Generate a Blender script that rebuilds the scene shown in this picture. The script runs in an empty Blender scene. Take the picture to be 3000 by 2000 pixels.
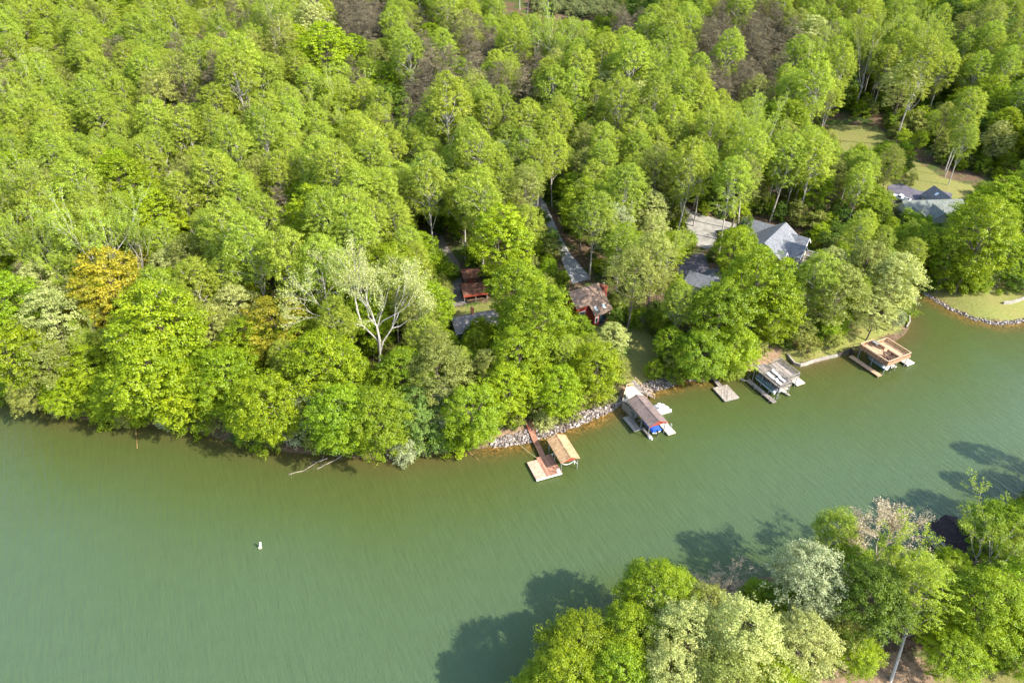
import bpy, math, random
import numpy as np
from mathutils import Vector, Matrix, Quaternion, geometry

random.seed(7)
RNG = np.random.default_rng(11)
SC = bpy.context.scene
COL = SC.collection

# ------------------------------------------------------------------ camera
CAM_H, PITCH, FPX = 100.0, math.radians(35.5), 2050.0
SP, CP = math.sin(PITCH), math.cos(PITCH)
cam_data = bpy.data.cameras.new('camera')
cam_data.sensor_width = 36.0
cam_data.lens = 36.0 * FPX / 3000.0
cam_data.clip_start = 1.0
cam_data.clip_end = 8000.0
cam = bpy.data.objects.new('camera', cam_data)
cam.location = (0, 0, CAM_H)
cam.rotation_euler = (math.radians(90) - PITCH, 0, 0)
COL.objects.link(cam)
SC.camera = cam

def ray(px, py):
    u = (px - 1500.0) / FPX
    v = (1000.0 - py) / FPX
    return u, CP + v * SP, -SP + v * CP

def at(px, py, z=0.0):
    """the point at height z that the photograph shows at this pixel"""
    dx, dy, dz = ray(px, py)
    t = (z - CAM_H) / dz
    return dx * t, dy * t

def proj(x, y, z):
    """pixel and depth of a world point (numpy friendly)"""
    dz = z - CAM_H
    depth = y * CP - dz * SP
    up = y * SP + dz * CP
    return 1500.0 + FPX * x / depth, 1000.0 - FPX * up / depth, depth

# ------------------------------------------------------------------ shoreline and terrain
S_FAR = [(-260, 1110), (-120, 1135), (0, 1160), (100, 1180), (180, 1213), (250, 1228), (330, 1236), (400, 1240), (520, 1252),
         (600, 1272), (700, 1297), (780, 1310), (850, 1325), (950, 1330), (1050, 1340), (1150, 1350), (1230, 1335),
         (1300, 1330), (1380, 1318), (1440, 1308), (1500, 1300), (1550, 1290), (1600, 1275), (1640, 1262), (1700, 1238),
         (1760, 1215), (1800, 1195), (1830, 1170), (1880, 1150), (1960, 1128), (2000, 1112), (2060, 1110), (2110, 1105),
         (2150, 1100), (2200, 1085), (2280, 1056), (2312, 1050), (2326, 1064), (2350, 1072), (2400, 1060), (2460, 1044),
         (2500, 1032), (2560, 1016), (2610, 1005), (2645, 985), (2662, 960), (2660, 930), (2650, 900), (2664, 868), (2684, 846),
         (2706, 858), (2740, 880), (2790, 908), (2850, 934), (2910, 947), (2960, 946), (3020, 936), (3120, 900),
         (3300, 860), (3600, 800)]
S_NEAR = [(1500, 2250), (1560, 2090), (1620, 1930), (1700, 1845), (1740, 1818), (1825, 1772), (1900, 1752), (2000, 1735),
          (2100, 1712), (2250, 1692), (2400, 1662), (2500, 1648), (2600, 1655), (2700, 1680), (2790, 1660), (2860, 1600), (2930, 1510),
          (3010, 1440), (3150, 1370), (3400, 1290)]
W_FAR = [at(*p) for p in S_FAR]
W_NEAR = [at(*p) for p in S_NEAR]
POLY_FAR = W_FAR + [(900, 300), (900, 1500), (-900, 1500), (-900, 190), (-330, 150)]
POLY_NEAR = W_NEAR + [(420, 105), (420, -60), (10, -60)]

def inside(poly, X, Y):
    res = np.zeros(np.shape(X), bool)
    n = len(poly)
    for i in range(n):
        x1, y1 = poly[i]
        x2, y2 = poly[(i + 1) % n]
        if y1 == y2:
            continue
        c = ((y1 > Y) != (y2 > Y)) & (X < (x2 - x1) * (Y - y1) / (y2 - y1) + x1)
        res ^= c
    return res

def seg_dist(line, X, Y):
    d = np.full(np.shape(X), 1e9)
    for i in range(len(line) - 1):
        x1, y1 = line[i]
        x2, y2 = line[i + 1]
        vx, vy = x2 - x1, y2 - y1
        t = np.clip(((X - x1) * vx + (Y - y1) * vy) / (vx * vx + vy * vy), 0, 1)
        d = np.minimum(d, (X - x1 - t * vx) ** 2 + (Y - y1 - t * vy) ** 2)
    return np.sqrt(d)

def sdist(X, Y):
    """signed distance to the waterline, positive on land; and which bank"""
    X = np.asarray(X, float)
    Y = np.asarray(Y, float)
    df, dn = seg_dist(W_FAR, X, Y), seg_dist(W_NEAR, X, Y)
    inf, inn = inside(POLY_FAR, X, Y), inside(POLY_NEAR, X, Y)
    return np.where(inf, df, np.where(inn, dn, -np.minimum(df, dn))), inn

def lumps(X, Y):
    return (np.sin(X * .021 + 1.3) * np.cos(Y * .017 + .4) + .6 * np.sin(X * .043 - Y * .031 + 2.1) + .35 * np.sin(X * .09 + Y * .07))

RAVINE = [at(1330, 900, 8), at(1250, 640, 12), at(1150, 420, 17), at(1080, 300, 20)]

def height_raw(X, Y):
    d, near = sdist(X, Y)
    land = np.clip(d, 0, None)
    k = np.clip(land / 60., 0, 1)
    z = np.where(land < 5, land * .26, 1.3 + (land - 5) * .085)
    z = np.where(z > 20, 20 + 12 * np.tanh((z - 20) / 12.), z)
    z = z + lumps(X, Y) * 2.2 * k
    rv = seg_dist(RAVINE, np.asarray(X, float), np.asarray(Y, float))
    z = z - 4.0 * np.exp(-(rv / 11.) ** 2) * k
    z = np.where(near, np.where(land < 4, land * .3, 1.2 + (land - 4) * .05), z)
    bed = np.maximum(-4.0, d * .16)
    return np.where(d >= 0, z, bed), d

def axis(segs):
    out = []
    for a, b, s in segs:
        out += list(np.arange(a, b, s))
    out.append(segs[-1][1])
    return np.array(out)

GX = axis([(-3000, -600, 200), (-600, -240, 12), (-240, 250, 1.8), (250, 640, 12), (640, 3000, 200)])
GY = axis([(-1500, -60, 120), (-60, 36, 6), (36, 210, 1.6), (210, 420, 3.5), (420, 900, 10), (900, 4000, 200)])
GXX, GYY = np.meshgrid(GX, GY)
GZ, GD = height_raw(GXX, GYY)

def bil(A, x, y):
    x = np.asarray(x, float)
    y = np.asarray(y, float)
    i = np.clip(np.searchsorted(GX, x) - 1, 0, len(GX) - 2)
    j = np.clip(np.searchsorted(GY, y) - 1, 0, len(GY) - 2)
    tx = np.clip((x - GX[i]) / (GX[i + 1] - GX[i]), 0, 1)
    ty = np.clip((y - GY[j]) / (GY[j + 1] - GY[j]), 0, 1)
    return (A[j, i] * (1 - tx) * (1 - ty) + A[j, i + 1] * tx * (1 - ty) + A[j + 1, i] * (1 - tx) * ty + A[j + 1, i + 1] * tx * ty)

def zt(x, y):
    return float(bil(GZ, x, y))

def sd(x, y):
    return float(bil(GD, x, y))

def drop(px, py, h=0.0):
    """where the ray through a pixel comes to h metres above the ground"""
    z = 5.0
    for _ in range(60):
        x, y = at(px, py, min(z, 80))
        z = .6 * z + .4 * (zt(x, min(y, 900)) + h)
    x, y = at(px, py, z)
    return x, y, z - h

_CM = {}
def inpoly_px(polys, px, py):
    """is the pixel in any of the polygons (looked up on a 4 px raster)"""
    k = id(polys)
    if k not in _CM:
        gx, gy = np.meshgrid(np.arange(-200, 3400, 4) + 2., np.arange(-200, 2400, 4) + 2.)
        m = np.zeros(gx.shape, bool)
        for p in polys: m |= inside(p, gx, gy)
        _CM[k] = m
    m = _CM[k]
    i, j = int((py + 200) // 4), int((px + 200) // 4)
    return 0 <= i < m.shape[0] and 0 <= j < m.shape[1] and bool(m[i, j])

# ------------------------------------------------------------------ object helpers
def tag(o, label=None, cat=None, group=None, kind=None):
    if label: o['label'] = label
    if cat: o['category'] = cat
    if group: o['group'] = group
    if kind: o['kind'] = kind
    return o

def link(o, parent=None):
    COL.objects.link(o)
    if parent is not None:
        o.parent = parent
    return o

def thing(name, label, cat, loc=(0, 0, 0), rz=0.0, group=None):
    o = bpy.data.objects.new(name, None)
    o.empty_display_size = .5
    o.location = loc
    o.rotation_euler = (0, 0, math.radians(rz))
    return link(tag(o, label, cat, group))

def np_mesh(name, V, F, mat, attr=None):
    """V (n,3); F (m,k) all the same k; attr = float per vertex"""
    me = bpy.data.meshes.new(name)
    V = np.asarray(V, np.float32)
    F = np.asarray(F, np.int32)
    m, k = F.shape
    me.vertices.add(len(V))
    me.vertices.foreach_set('co', V.ravel())
    me.loops.add(m * k)
    me.loops.foreach_set('vertex_index', F.ravel())
    me.polygons.add(m)
    me.polygons.foreach_set('loop_start', np.arange(0, m * k, k, dtype=np.int32))
    if attr is not None:
        for an, av in attr.items():
            a = me.attributes.new(an, 'FLOAT', 'POINT')
            a.data.foreach_set('value', np.asarray(av, np.float32))
    me.update(calc_edges=True)
    me.validate()
    if mat: me.materials.append(mat)
    return me

class MB:
    """collects solids for ONE mesh"""
    def __init__(s):
        s.v, s.f = [], []
    def face(s, pts):
        n = len(s.v); s.v += [tuple(p) for p in pts]; s.f.append(tuple(range(n, n + len(pts))))
    def solid(s, low, top):
        """two matching rings of points"""
        n, k = len(s.v), len(low)
        s.v += [tuple(p) for p in low] + [tuple(p) for p in top]
        s.f.append(tuple(range(n + k - 1, n - 1, -1)))
        s.f.append(tuple(range(n + k, n + 2 * k)))
        for i in range(k):
            j = (i + 1) % k
            s.f.append((n + i, n + j, n + k + j, n + k + i))
        return s
    def box(s, x0, x1, y0, y1, z0, z1):
        r = [(x0, y0), (x1, y0), (x1, y1), (x0, y1)]
        return s.solid([(x, y, z0) for x, y in r], [(x, y, z1) for x, y in r])
    def prism(s, poly, z0, z1):
        a = sum(poly[i][0] * poly[(i + 1) % len(poly)][1] - poly[(i + 1) % len(poly)][0] * poly[i][1] for i in range(len(poly)))
        if a < 0: poly = poly[::-1]
        return s.solid([(x, y, z0) for x, y in poly], [(x, y, z1) for x, y in poly])
    def bar(s, p, q, w, h=None):
        """rectangular bar from p to q"""
        h = h or w
        p, q = Vector(p), Vector(q)
        d = (q - p).normalized()
        up = Vector((0, 0, 1)) if abs(d.z) < .95 else Vector((1, 0, 0))
        a = d.cross(up).normalized() * w / 2
        b = a.cross(d).normalized() * h / 2
        r = [a + b, b - a, -a - b, a - b]
        return s.solid([p + c for c in r], [q + c for c in r])
    def tube(s, p, q, r0, r1=None, n=8):
        r1 = r0 if r1 is None else r1
        p, q = Vector(p), Vector(q)
        d = (q - p).normalized()
        up = Vector((0, 0, 1)) if abs(d.z) < .95 else Vector((1, 0, 0))
        a = d.cross(up).normalized(); b = a.cross(d)
        ang = [2 * math.pi * i / n for i in range(n)]
        return s.solid([p + (a * math.cos(t) + b * math.sin(t)) * r0 for t in ang][::-1], [q + (a * math.cos(t) + b * math.sin(t)) * r1 for t in ang][::-1])
    def lathe(s, c, prof, n=14):
        x, y, z = c
        base = len(s.v)
        for r, h in prof:
            for i in range(n):
                t = 2 * math.pi * i / n
                s.v.append((x + r * math.cos(t), y + r * math.sin(t), z + h))
        for k in range(len(prof) - 1):
            for i in range(n):
                j = (i + 1) % n
                s.f.append((base + k * n + i, base + k * n + j, base + (k + 1) * n + j, base + (k + 1) * n + i))
        s.f.append(tuple(range(base + n - 1, base - 1, -1)))
        s.f.append(tuple(range(base + (len(prof) - 1) * n, base + len(prof) * n)))
        return s
    def grid(s, rows):
        """sheet through rows of points"""
        n, w = len(s.v), len(rows[0])
        for r in rows: s.v += [tuple(p) for p in r]
        for i in range(len(rows) - 1):
            for j in range(w - 1):
                a = n + i * w + j
                s.f.append((a, a + 1, a + w + 1, a + w))
        return s
    def build(s, name, mat, parent=None, smooth=False, bevel=0.0):
        me = bpy.data.meshes.new(name)
        me.from_pydata(s.v, [], s.f)
        me.materials.append(mat)
        if smooth:
            for p in me.polygons: p.use_smooth = True
        me.update()
        o = bpy.data.objects.new(name, me)
        link(o, parent)
        if bevel:
            b = o.modifiers.new('bevel', 'BEVEL'); b.width = bevel; b.segments = 1; b.limit_method = 'ANGLE'
        return o

# ------------------------------------------------------------------ materials
def new_mat(name):
    m = bpy.data.materials.new(name)
    m.use_nodes = True
    nt = m.node_tree
    nt.nodes.clear()
    return m, nt, nt.nodes, nt.links

def node(nt, t, **kw):
    n = nt.nodes.new(t)
    for k, v in kw.items():
        if k in n.inputs.keys():
            n.inputs[k].default_value = v
        else:
            setattr(n, k, v)
    return n

def mixrgb(nt, fac, a, b, blend='MIX'):
    n = nt.nodes.new('ShaderNodeMix')
    n.data_type = 'RGBA'
    n.blend_type = blend
    for sock, val in ((n.inputs[0], fac), (n.inputs[6], a), (n.inputs[7], b)):
        if hasattr(val, 'links') or hasattr(val, 'is_linked'):
            nt.links.new(val, sock)
        elif isinstance(val, (tuple, list)):
            sock.default_value = (*val[:3], 1)
        else:
            sock.default_value = val
    return n.outputs[2]

def ramp(nt, src, stops):
    r = nt.nodes.new('ShaderNodeValToRGB')
    e = r.color_ramp.elements
    while len(e) < len(stops): e.new(.5)
    for el, (p, c) in zip(e, stops):
        el.position = p
        el.color = (*c, 1) if isinstance(c, (tuple, list)) else (c, c, c, 1)
    nt.links.new(src, r.inputs[0])
    return r.outputs[0]

def noise(nt, coord, scale, detail=4, rough=.55, dist=0.0):
    n = node(nt, 'ShaderNodeTexNoise', Scale=scale, Detail=detail, Roughness=rough, Distortion=dist)
    nt.links.new(coord, n.inputs['Vector'])
    return n.outputs['Fac']

def surf(nt, color, rough=.8, spec=.3, bump=None, strength=.3, dist=.05, metal=0.0):
    p = nt.nodes.new('ShaderNodeBsdfPrincipled')
    o = nt.nodes.new('ShaderNodeOutputMaterial')
    if isinstance(color, (tuple, list)): p.inputs['Base Color'].default_value = (*color, 1)
    else: nt.links.new(color, p.inputs['Base Color'])
    p.inputs['Roughness'].default_value = rough
    p.inputs['Specular IOR Level'].default_value = spec
    p.inputs['Metallic'].default_value = metal
    if bump is not None:
        b = nt.nodes.new('ShaderNodeBump')
        b.inputs['Strength'].default_value = strength
        b.inputs['Distance'].default_value = dist
        nt.links.new(bump, b.inputs['Height'])
        nt.links.new(b.outputs[0], p.inputs['Normal'])
    nt.links.new(p.outputs[0], o.inputs[0])
    return p

def m_plain(name, c, rough=.6, var=.25, scale=3.0, spec=.3, metal=0.0):
    m, nt, N, L = new_mat(name)
    tc = N.new('ShaderNodeTexCoord').outputs['Object']
    f = noise(nt, tc, scale, 5)
    lo = tuple(x * (1 - var) for x in c); hi = tuple(min(1, x * (1 + var)) for x in c)
    surf(nt, ramp(nt, f, [(.3, lo), (.7, hi)]), rough, spec, f, .15, .03, metal)
    return m

def m_planks(name, c, width=.14, along='x', var=.35, rough=.75, grime=.0):
    """boards: one tone per board, dark gaps, grain"""
    m, nt, N, L = new_mat(name)
    tc = N.new('ShaderNodeTexCoord').outputs['Object']
    mp = N.new('ShaderNodeMapping')
    if along == 'y': mp.inputs['Rotation'].default_value = (0, 0, math.radians(90))
    if along == 'd': mp.inputs['Rotation'].default_value = (0, 0, math.radians(33))
    if along == 'z': mp.inputs['Rotation'].default_value = (math.radians(90), 0, math.radians(90))
    L.new(tc, mp.inputs[0])
    b = node(nt, 'ShaderNodeTexBrick', Scale=1.0)
    b.inputs['Color1'].default_value = (*[x * (1 - var) for x in c], 1)
    b.inputs['Color2'].default_value = (*[min(1, x * (1 + var * .7)) for x in c], 1)
    b.inputs['Mortar'].default_value = (*[x * .25 for x in c], 1)
    b.inputs['Mortar Size'].default_value = width * .06
    b.inputs['Brick Width'].default_value = 3.6
    b.inputs['Row Height'].default_value = width
    b.offset = .37
    L.new(mp.outputs[0], b.inputs[0])
    g = noise(nt, tc, 1.3, 5, .65)
    st = ramp(nt, g, [(.32, .62), (.68, 1.18)])
    col = mixrgb(nt, .75, b.outputs[0], st, 'MULTIPLY')
    surf(nt, col, rough, .25, b.outputs['Fac'], -.3, .01)
    return m

def m_shingle(name, c, var=.3, row=.16):
    m, nt, N, L = new_mat(name)
    tc = N.new('ShaderNodeTexCoord').outputs['Object']
    b = node(nt, 'ShaderNodeTexBrick', Scale=1.0)
    b.inputs['Color1'].default_value = (*[x * (1 - var) for x in c], 1)
    b.inputs['Color2'].default_value = (*[x * (1 + var) for x in c], 1)
    b.inputs['Mortar'].default_value = (*[x * .45 for x in c], 1)
    b.inputs['Mortar Size'].default_value = .012
    b.inputs['Brick Width'].default_value = .45
    b.inputs['Row Height'].default_value = row
    mp = N.new('ShaderNodeMapping'); mp.inputs['Rotation'].default_value = (0, 0, math.radians(90))
    L.new(tc, mp.inputs[0]); L.new(mp.outputs[0], b.inputs[0])
    g = noise(nt, tc, .9, 5, .6)
    col = mixrgb(nt, .8, b.outputs[0], ramp(nt, g, [(.3, .7), (.7, 1.2)]), 'MULTIPLY')
    f = noise(nt, tc, 14, 2)
    col = mixrgb(nt, .5, col, ramp(nt, f, [(.3, .75), (.7, 1.2)]), 'MULTIPLY')
    surf(nt, col, .9, .15, b.outputs['Fac'], -.3, .01)
    return m

def m_brick(name, c):
    m, nt, N, L = new_mat(name)
    tc = N.new('ShaderNodeTexCoord').outputs['Object']
    mp = N.new('ShaderNodeMapping'); mp.inputs['Rotation'].default_value = (math.radians(90), 0, math.radians(40))
    L.new(tc, mp.inputs[0])
    b = node(nt, 'ShaderNodeTexBrick', Scale=1.0)
    b.inputs['Color1'].default_value = (*[x * .75 for x in c], 1)
    b.inputs['Color2'].default_value = (*[x * 1.25 for x in c], 1)
    b.inputs['Mortar'].default_value = (*[x * .7 + .04 for x in c], 1)
    b.inputs['Mortar Size'].default_value = .012
    b.inputs['Brick Width'].default_value = .3
    b.inputs['Row Height'].default_value = .1
    L.new(mp.outputs[0], b.inputs[0])
    surf(nt, b.outputs[0], .85, .2)
    return m

def m_leaf(name, dark, light, hue=.009, val=.16, trans=.46, gloss=.02):
    """leaf cards: tone from the clump, a small shift from tree to tree"""
    m, nt, N, L = new_mat(name)
    a = node(nt, 'ShaderNodeAttribute', attribute_name='tint')
    oi = N.new('ShaderNodeObjectInfo')
    col = mixrgb(nt, a.outputs['Fac'], dark, light)
    hs = N.new('ShaderNodeHueSaturation')
    mr = node(nt, 'ShaderNodeMapRange'); mr.inputs[3].default_value = .5 - hue; mr.inputs[4].default_value = .5 + hue
    L.new(oi.outputs['Random'], mr.inputs[0]); L.new(mr.outputs[0], hs.inputs['Hue'])
    wn = node(nt, 'ShaderNodeTexWhiteNoise'); wn.noise_dimensions = '1D'
    L.new(oi.outputs['Random'], wn.inputs['W'])
    mv = node(nt, 'ShaderNodeMapRange'); mv.inputs[3].default_value = 1 - val; mv.inputs[4].default_value = 1 + val
    L.new(wn.outputs['Value'], mv.inputs[0]); L.new(mv.outputs[0], hs.inputs['Value'])
    L.new(col, hs.inputs['Color'])
    d = N.new('ShaderNodeBsdfDiffuse'); t = N.new('ShaderNodeBsdfTranslucent'); g = N.new('ShaderNodeBsdfGlossy')
    g.inputs['Roughness'].default_value = .45
    g.inputs['Color'].default_value = (.8, .85, .8, 1)
    L.new(hs.outputs[0], d.inputs[0])
    tw = mixrgb(nt, 1.0, hs.outputs[0], (1.05, 1.0, .55), 'MULTIPLY')
    L.new(tw, t.inputs[0])
    s1 = N.new('ShaderNodeMixShader'); s1.inputs[0].default_value = trans
    s2 = N.new('ShaderNodeMixShader'); s2.inputs[0].default_value = gloss
    L.new(d.outputs[0], s1.inputs[1]); L.new(t.outputs[0], s1.inputs[2])
    L.new(s1.outputs[0], s2.inputs[1]); L.new(g.outputs[0], s2.inputs[2])
    o = N.new('ShaderNodeOutputMaterial'); L.new(s2.outputs[0], o.inputs[0])
    return m

def m_bark(name, c):
    m, nt, N, L = new_mat(name)
    tc = N.new('ShaderNodeTexCoord').outputs['Object']
    mp = N.new('ShaderNodeMapping'); mp.inputs['Scale'].default_value = (3, 3, .6)
    L.new(tc, mp.inputs[0])
    f = noise(nt, mp.outputs[0], 2.0, 5, .65)
    surf(nt, ramp(nt, f, [(.3, tuple(x * .55 for x in c)), (.7, tuple(x * 1.3 for x in c))]), .9, .1, f, .5, .05)
    return m
# ------------------------------------------------------------------ ground and water
def wpoly(pts, h=0.0):
    return [drop(px, py, h)[:2] for px, py in pts]

LAWN = [[(2706, 850), (2740, 872), (2800, 905), (2860, 930), (2960, 943), (3080, 930), (3080, 800), (2900, 820), (2800, 815)],
        [(2285, 1050), (2330, 1064), (2400, 1052), (2500, 1024), (2640, 965), (2640, 925), (2560, 930), (2400, 1000), (2290, 1020)],
        [(2420, 366), (2570, 366), (2620, 430), (2760, 520), (2900, 560), (2960, 640), (2700, 600), (2600, 560), (2500, 480)],
        [(1835, 960), (1905, 960), (1970, 1100), (1900, 1140), (1830, 1130)],
        [(2690, 2080), (2830, 1850), (3000, 1880), (3080, 2080)],
        [(2300, 760), (2420, 760), (2470, 860), (2350, 850)],
        [(2600, 600), (2660, 640), (2650, 700), (2590, 660)], [(1320, 900), (1470, 880), (1480, 920), (1330, 925)]]
DIRT = [[(1420, 1305), (1440, 1235), (1540, 1225), (1660, 1250), (1700, 1235), (1820, 1165), (1830, 1120), (1870, 1120), (1880, 1150), (1760, 1215), (1560, 1290)],
        [(2000, 1110), (2000, 1060), (2200, 1020), (2290, 1000), (2300, 1045), (2200, 1085)],
        [(2280, 820), (2500, 760), (2560, 900), (2440, 900)], [(2700, 850), (2670, 800), (2800, 815), (2950, 890), (3080, 860), (3080, 890), (2900, 920), (2760, 880)],
        [(2400, 2080), (2380, 1930), (2500, 1900), (2720, 1930), (2800, 2080)]]

def mask(polys, soft):
    m = np.zeros(GXX.shape)
    for p in polys:
        w = wpoly(p)
        e = seg_dist(w + [w[0]], GXX, GYY)
        i = inside(w, GXX, GYY)
        m = np.maximum(m, np.clip(.5 + np.where(i, e, -e) / soft, 0, 1))
    return m

def build_ground():
    ny, nx = GXX.shape
    V = np.stack([GXX, GYY, GZ], -1).reshape(-1, 3)
    idx = np.arange(ny * nx).reshape(ny, nx)
    F = np.stack([idx[:-1, :-1], idx[:-1, 1:], idx[1:, 1:], idx[1:, :-1]], -1).reshape(-1, 4)
    m, nt, N, L = new_mat('ground')
    pos = N.new('ShaderNodeNewGeometry').outputs['Position']
    n1 = noise(nt, pos, .12, 6, .6); n2 = noise(nt, pos, 1.4, 6, .7); n3 = noise(nt, pos, 6, 3, .6)
    litter = ramp(nt, n2, [(.3, (.055, .038, .022)), (.52, (.13, .085, .052)), (.7, (.22, .155, .1))])
    under = ramp(nt, n2, [(.3, (.025, .045, .01)), (.7, (.09, .14, .025))])
    base = mixrgb(nt, ramp(nt, n1, [(.48, 0.), (.62, 1.)]), litter, under)
    lawn_a = ramp(nt, n1, [(.3, (.21, .17, .065)), (.7, (.15, .19, .04))])
    lawn = mixrgb(nt, .5, lawn_a, ramp(nt, n2, [(.3, (.13, .12, .035)), (.5, (.2, .2, .055)), (.72, (.29, .235, .1))]))
    dirt = ramp(nt, n2, [(.3, (.15, .095, .055)), (.7, (.34, .235, .15))])
    al = node(nt, 'ShaderNodeAttribute', attribute_name='lawn').outputs['Fac']
    ad = node(nt, 'ShaderNodeAttribute', attribute_name='dirt').outputs['Fac']
    def edge(a):
        s = N.new('ShaderNodeMath'); s.operation = 'ADD'
        k = N.new('ShaderNodeMath'); k.operation = 'MULTIPLY_ADD'; k.inputs[1].default_value = 1.1; k.inputs[2].default_value = -.55
        L.new(n2, k.inputs[0]); L.new(a, s.inputs[0]); L.new(k.outputs[0], s.inputs[1])
        return ramp(nt, s.outputs[0], [(.35, 0.), (.65, 1.)])
    c = mixrgb(nt, edge(ad), base, dirt)
    c = mixrgb(nt, edge(al), c, lawn)
    c = mixrgb(nt, .45, c, ramp(nt, n3, [(.3, .6), (.7, 1.3)]), 'MULTIPLY')
    surf(nt, c, .95, .1, n2, .6, .25)
    o = bpy.data.objects.new('ground', np_mesh('ground', V, F, m, {'lawn': mask(LAWN, 3.5).ravel(), 'dirt': mask(DIRT, 4).ravel()}))
    for p in o.data.polygons: p.use_smooth = True
    link(tag(o, kind='structure'))

RIP = [[(1440, 1308), (1500, 1300), (1550, 1290), (1600, 1275), (1640, 1262), (1700, 1238), (1760, 1215), (1800, 1195), (1830, 1170)],
       [(1880, 1150), (1960, 1128), (2000, 1112), (2060, 1110)],
       [(2684, 846), (2706, 858), (2740, 880), (2790, 908), (2850, 934), (2910, 947), (2960, 946), (3020, 936), (3120, 900)]]

def build_water():
    wx = axis([(-1500, -260, 60), (-260, 200, 1.6), (200, 1500, 60)])
    wy = axis([(-400, 36, 20), (36, 215, 1.6), (215, 400, 20)])
    X, Y = np.meshgrid(wx, wy)
    D, near = sdist(X, Y)
    rip = np.full(X.shape, 1e9)
    for r in RIP: rip = np.minimum(rip, seg_dist([at(*p) for p in r], X, Y))
    dep = np.where(near, 8, 0) - D
    dn = seg_dist(W_NEAR, X, Y)
    dfar = seg_dist(W_FAR, X, Y)
    dep = np.minimum(dfar, dn * 3 + 4)
    dep = np.where(D > 0, 0, dep)
    ny, nx = X.shape
    idx = np.arange(ny * nx).reshape(ny, nx)
    F = np.stack([idx[:-1, :-1], idx[:-1, 1:], idx[1:, 1:], idx[1:, :-1]], -1).reshape(-1, 4)
    keep = (D.ravel()[F] < 5).any(1)
    V = np.stack([X, Y, np.zeros_like(X)], -1).reshape(-1, 3)
    m, nt, N, L = new_mat('lake_water')
    pos = N.new('ShaderNodeNewGeometry').outputs['Position']
    dv = node(nt, 'ShaderNodeAttribute', attribute_name='depth').outputs['Fac']
    rv = node(nt, 'ShaderNodeAttribute', attribute_name='stony').outputs['Fac']
    big = noise(nt, pos, .03, 3, .5); mid = noise(nt, pos, .35, 4, .6)
    ds = N.new('ShaderNodeMath'); ds.operation = 'MULTIPLY'
    w1 = node(nt, 'ShaderNodeMapRange'); w1.inputs[3].default_value = .6; w1.inputs[4].default_value = 1.4
    L.new(big, w1.inputs[0]); L.new(dv, ds.inputs[0]); L.new(w1.outputs[0], ds.inputs[1])
    dd = N.new('ShaderNodeMath'); dd.operation = 'DIVIDE'; dd.inputs[1].default_value = 60
    L.new(ds.outputs[0], dd.inputs[0])
    col = ramp(nt, dd.outputs[0], [(0., (.080, .064, .020)), (.035, (.070, .068, .020)), (.10, (.060, .074, .019)), (.26, (.056, .080, .022)), (.5, (.058, .090, .036)), (.85, (.060, .093, .043))])
    rock = node(nt, 'ShaderNodeTexVoronoi', Scale=2.4); L.new(pos, rock.inputs['Vector'])
    rc = ramp(nt, rock.outputs['Color'], [(.2, (.05, .032, .01)), (.6, (.2, .1, .018)), (.9, (.33, .2, .06))])
    rf = N.new('ShaderNodeMath'); rf.operation = 'MULTIPLY'
    L.new(rv, rf.inputs[0]); L.new(ramp(nt, mid, [(.35, .35), (.6, 1.)]), rf.inputs[1])
    col = mixrgb(nt, rf.outputs[0], col, rc)
    col = mixrgb(nt, .3, col, ramp(nt, mid, [(.3, .85), (.7, 1.12)]), 'MULTIPLY')
    # ripples: short wind waves with long crests, plus fine chop
    mp = N.new('ShaderNodeMapping'); mp.vector_type = 'TEXTURE'; mp.inputs['Rotation'].default_value = (0, 0, math.radians(-62)); mp.inputs['Scale'].default_value = (5.5, .85, 1)
    L.new(pos, mp.inputs[0])
    r1 = noise(nt, mp.outputs[0], 1.0, 3, .6, .3)
    r2 = noise(nt, pos, 2.6, 3, .6)
    ad = N.new('ShaderNodeMath'); ad.operation = 'MULTIPLY_ADD'; ad.inputs[1].default_value = .45
    L.new(r2, ad.inputs[0]); L.new(r1, ad.inputs[2])
    p = surf(nt, col, .16, .5, ad.outputs[0], .8, .25)
    p.inputs['IOR'].default_value = 1.33
    stony = np.clip(1 - rip / 4.0, 0, 1) ** .8
    o = bpy.data.objects.new('water', np_mesh('water', V, F[keep], m, {'depth': dep.ravel(), 'stony': stony.ravel()}))
    link(tag(o, kind='structure'))

def build_sheet(name, pts, mat, lift=.14, step=1.6, world=False, kind='structure'):
    """a road or pad laid over the terrain"""
    w = pts if world else wpoly(pts)
    ring = []
    for i in range(len(w)):
        a, b = w[i], w[(i + 1) % len(w)]
        n = max(1, int(math.dist(a, b) / step))
        ring += [(a[0] + (b[0] - a[0]) * k / n, a[1] + (b[1] - a[1]) * k / n) for k in range(n)]
    xs = [p[0] for p in ring]; ys = [p[1] for p in ring]
    gx, gy = np.meshgrid(np.arange(min(xs), max(xs), step), np.arange(min(ys), max(ys), step))
    gx, gy = gx.ravel(), gy.ravel()
    ok = inside(ring, gx, gy) & (seg_dist(ring + [ring[0]], gx, gy) > step * .5)
    allp = [Vector(p) for p in ring] + [Vector((x, y)) for x, y in zip(gx[ok], gy[ok])]
    res = geometry.delaunay_2d_cdt(allp, [], [list(range(len(ring)))], 1, 1e-4)
    mb = MB()
    mb.v = [(p.x, p.y, max(zt(p.x, p.y), .1) + lift) for p in res[0]]
    mb.f = [tuple(f) for f in res[2]]
    o = mb.build(name, mat)
    tag(o, kind=kind)
    return o

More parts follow.
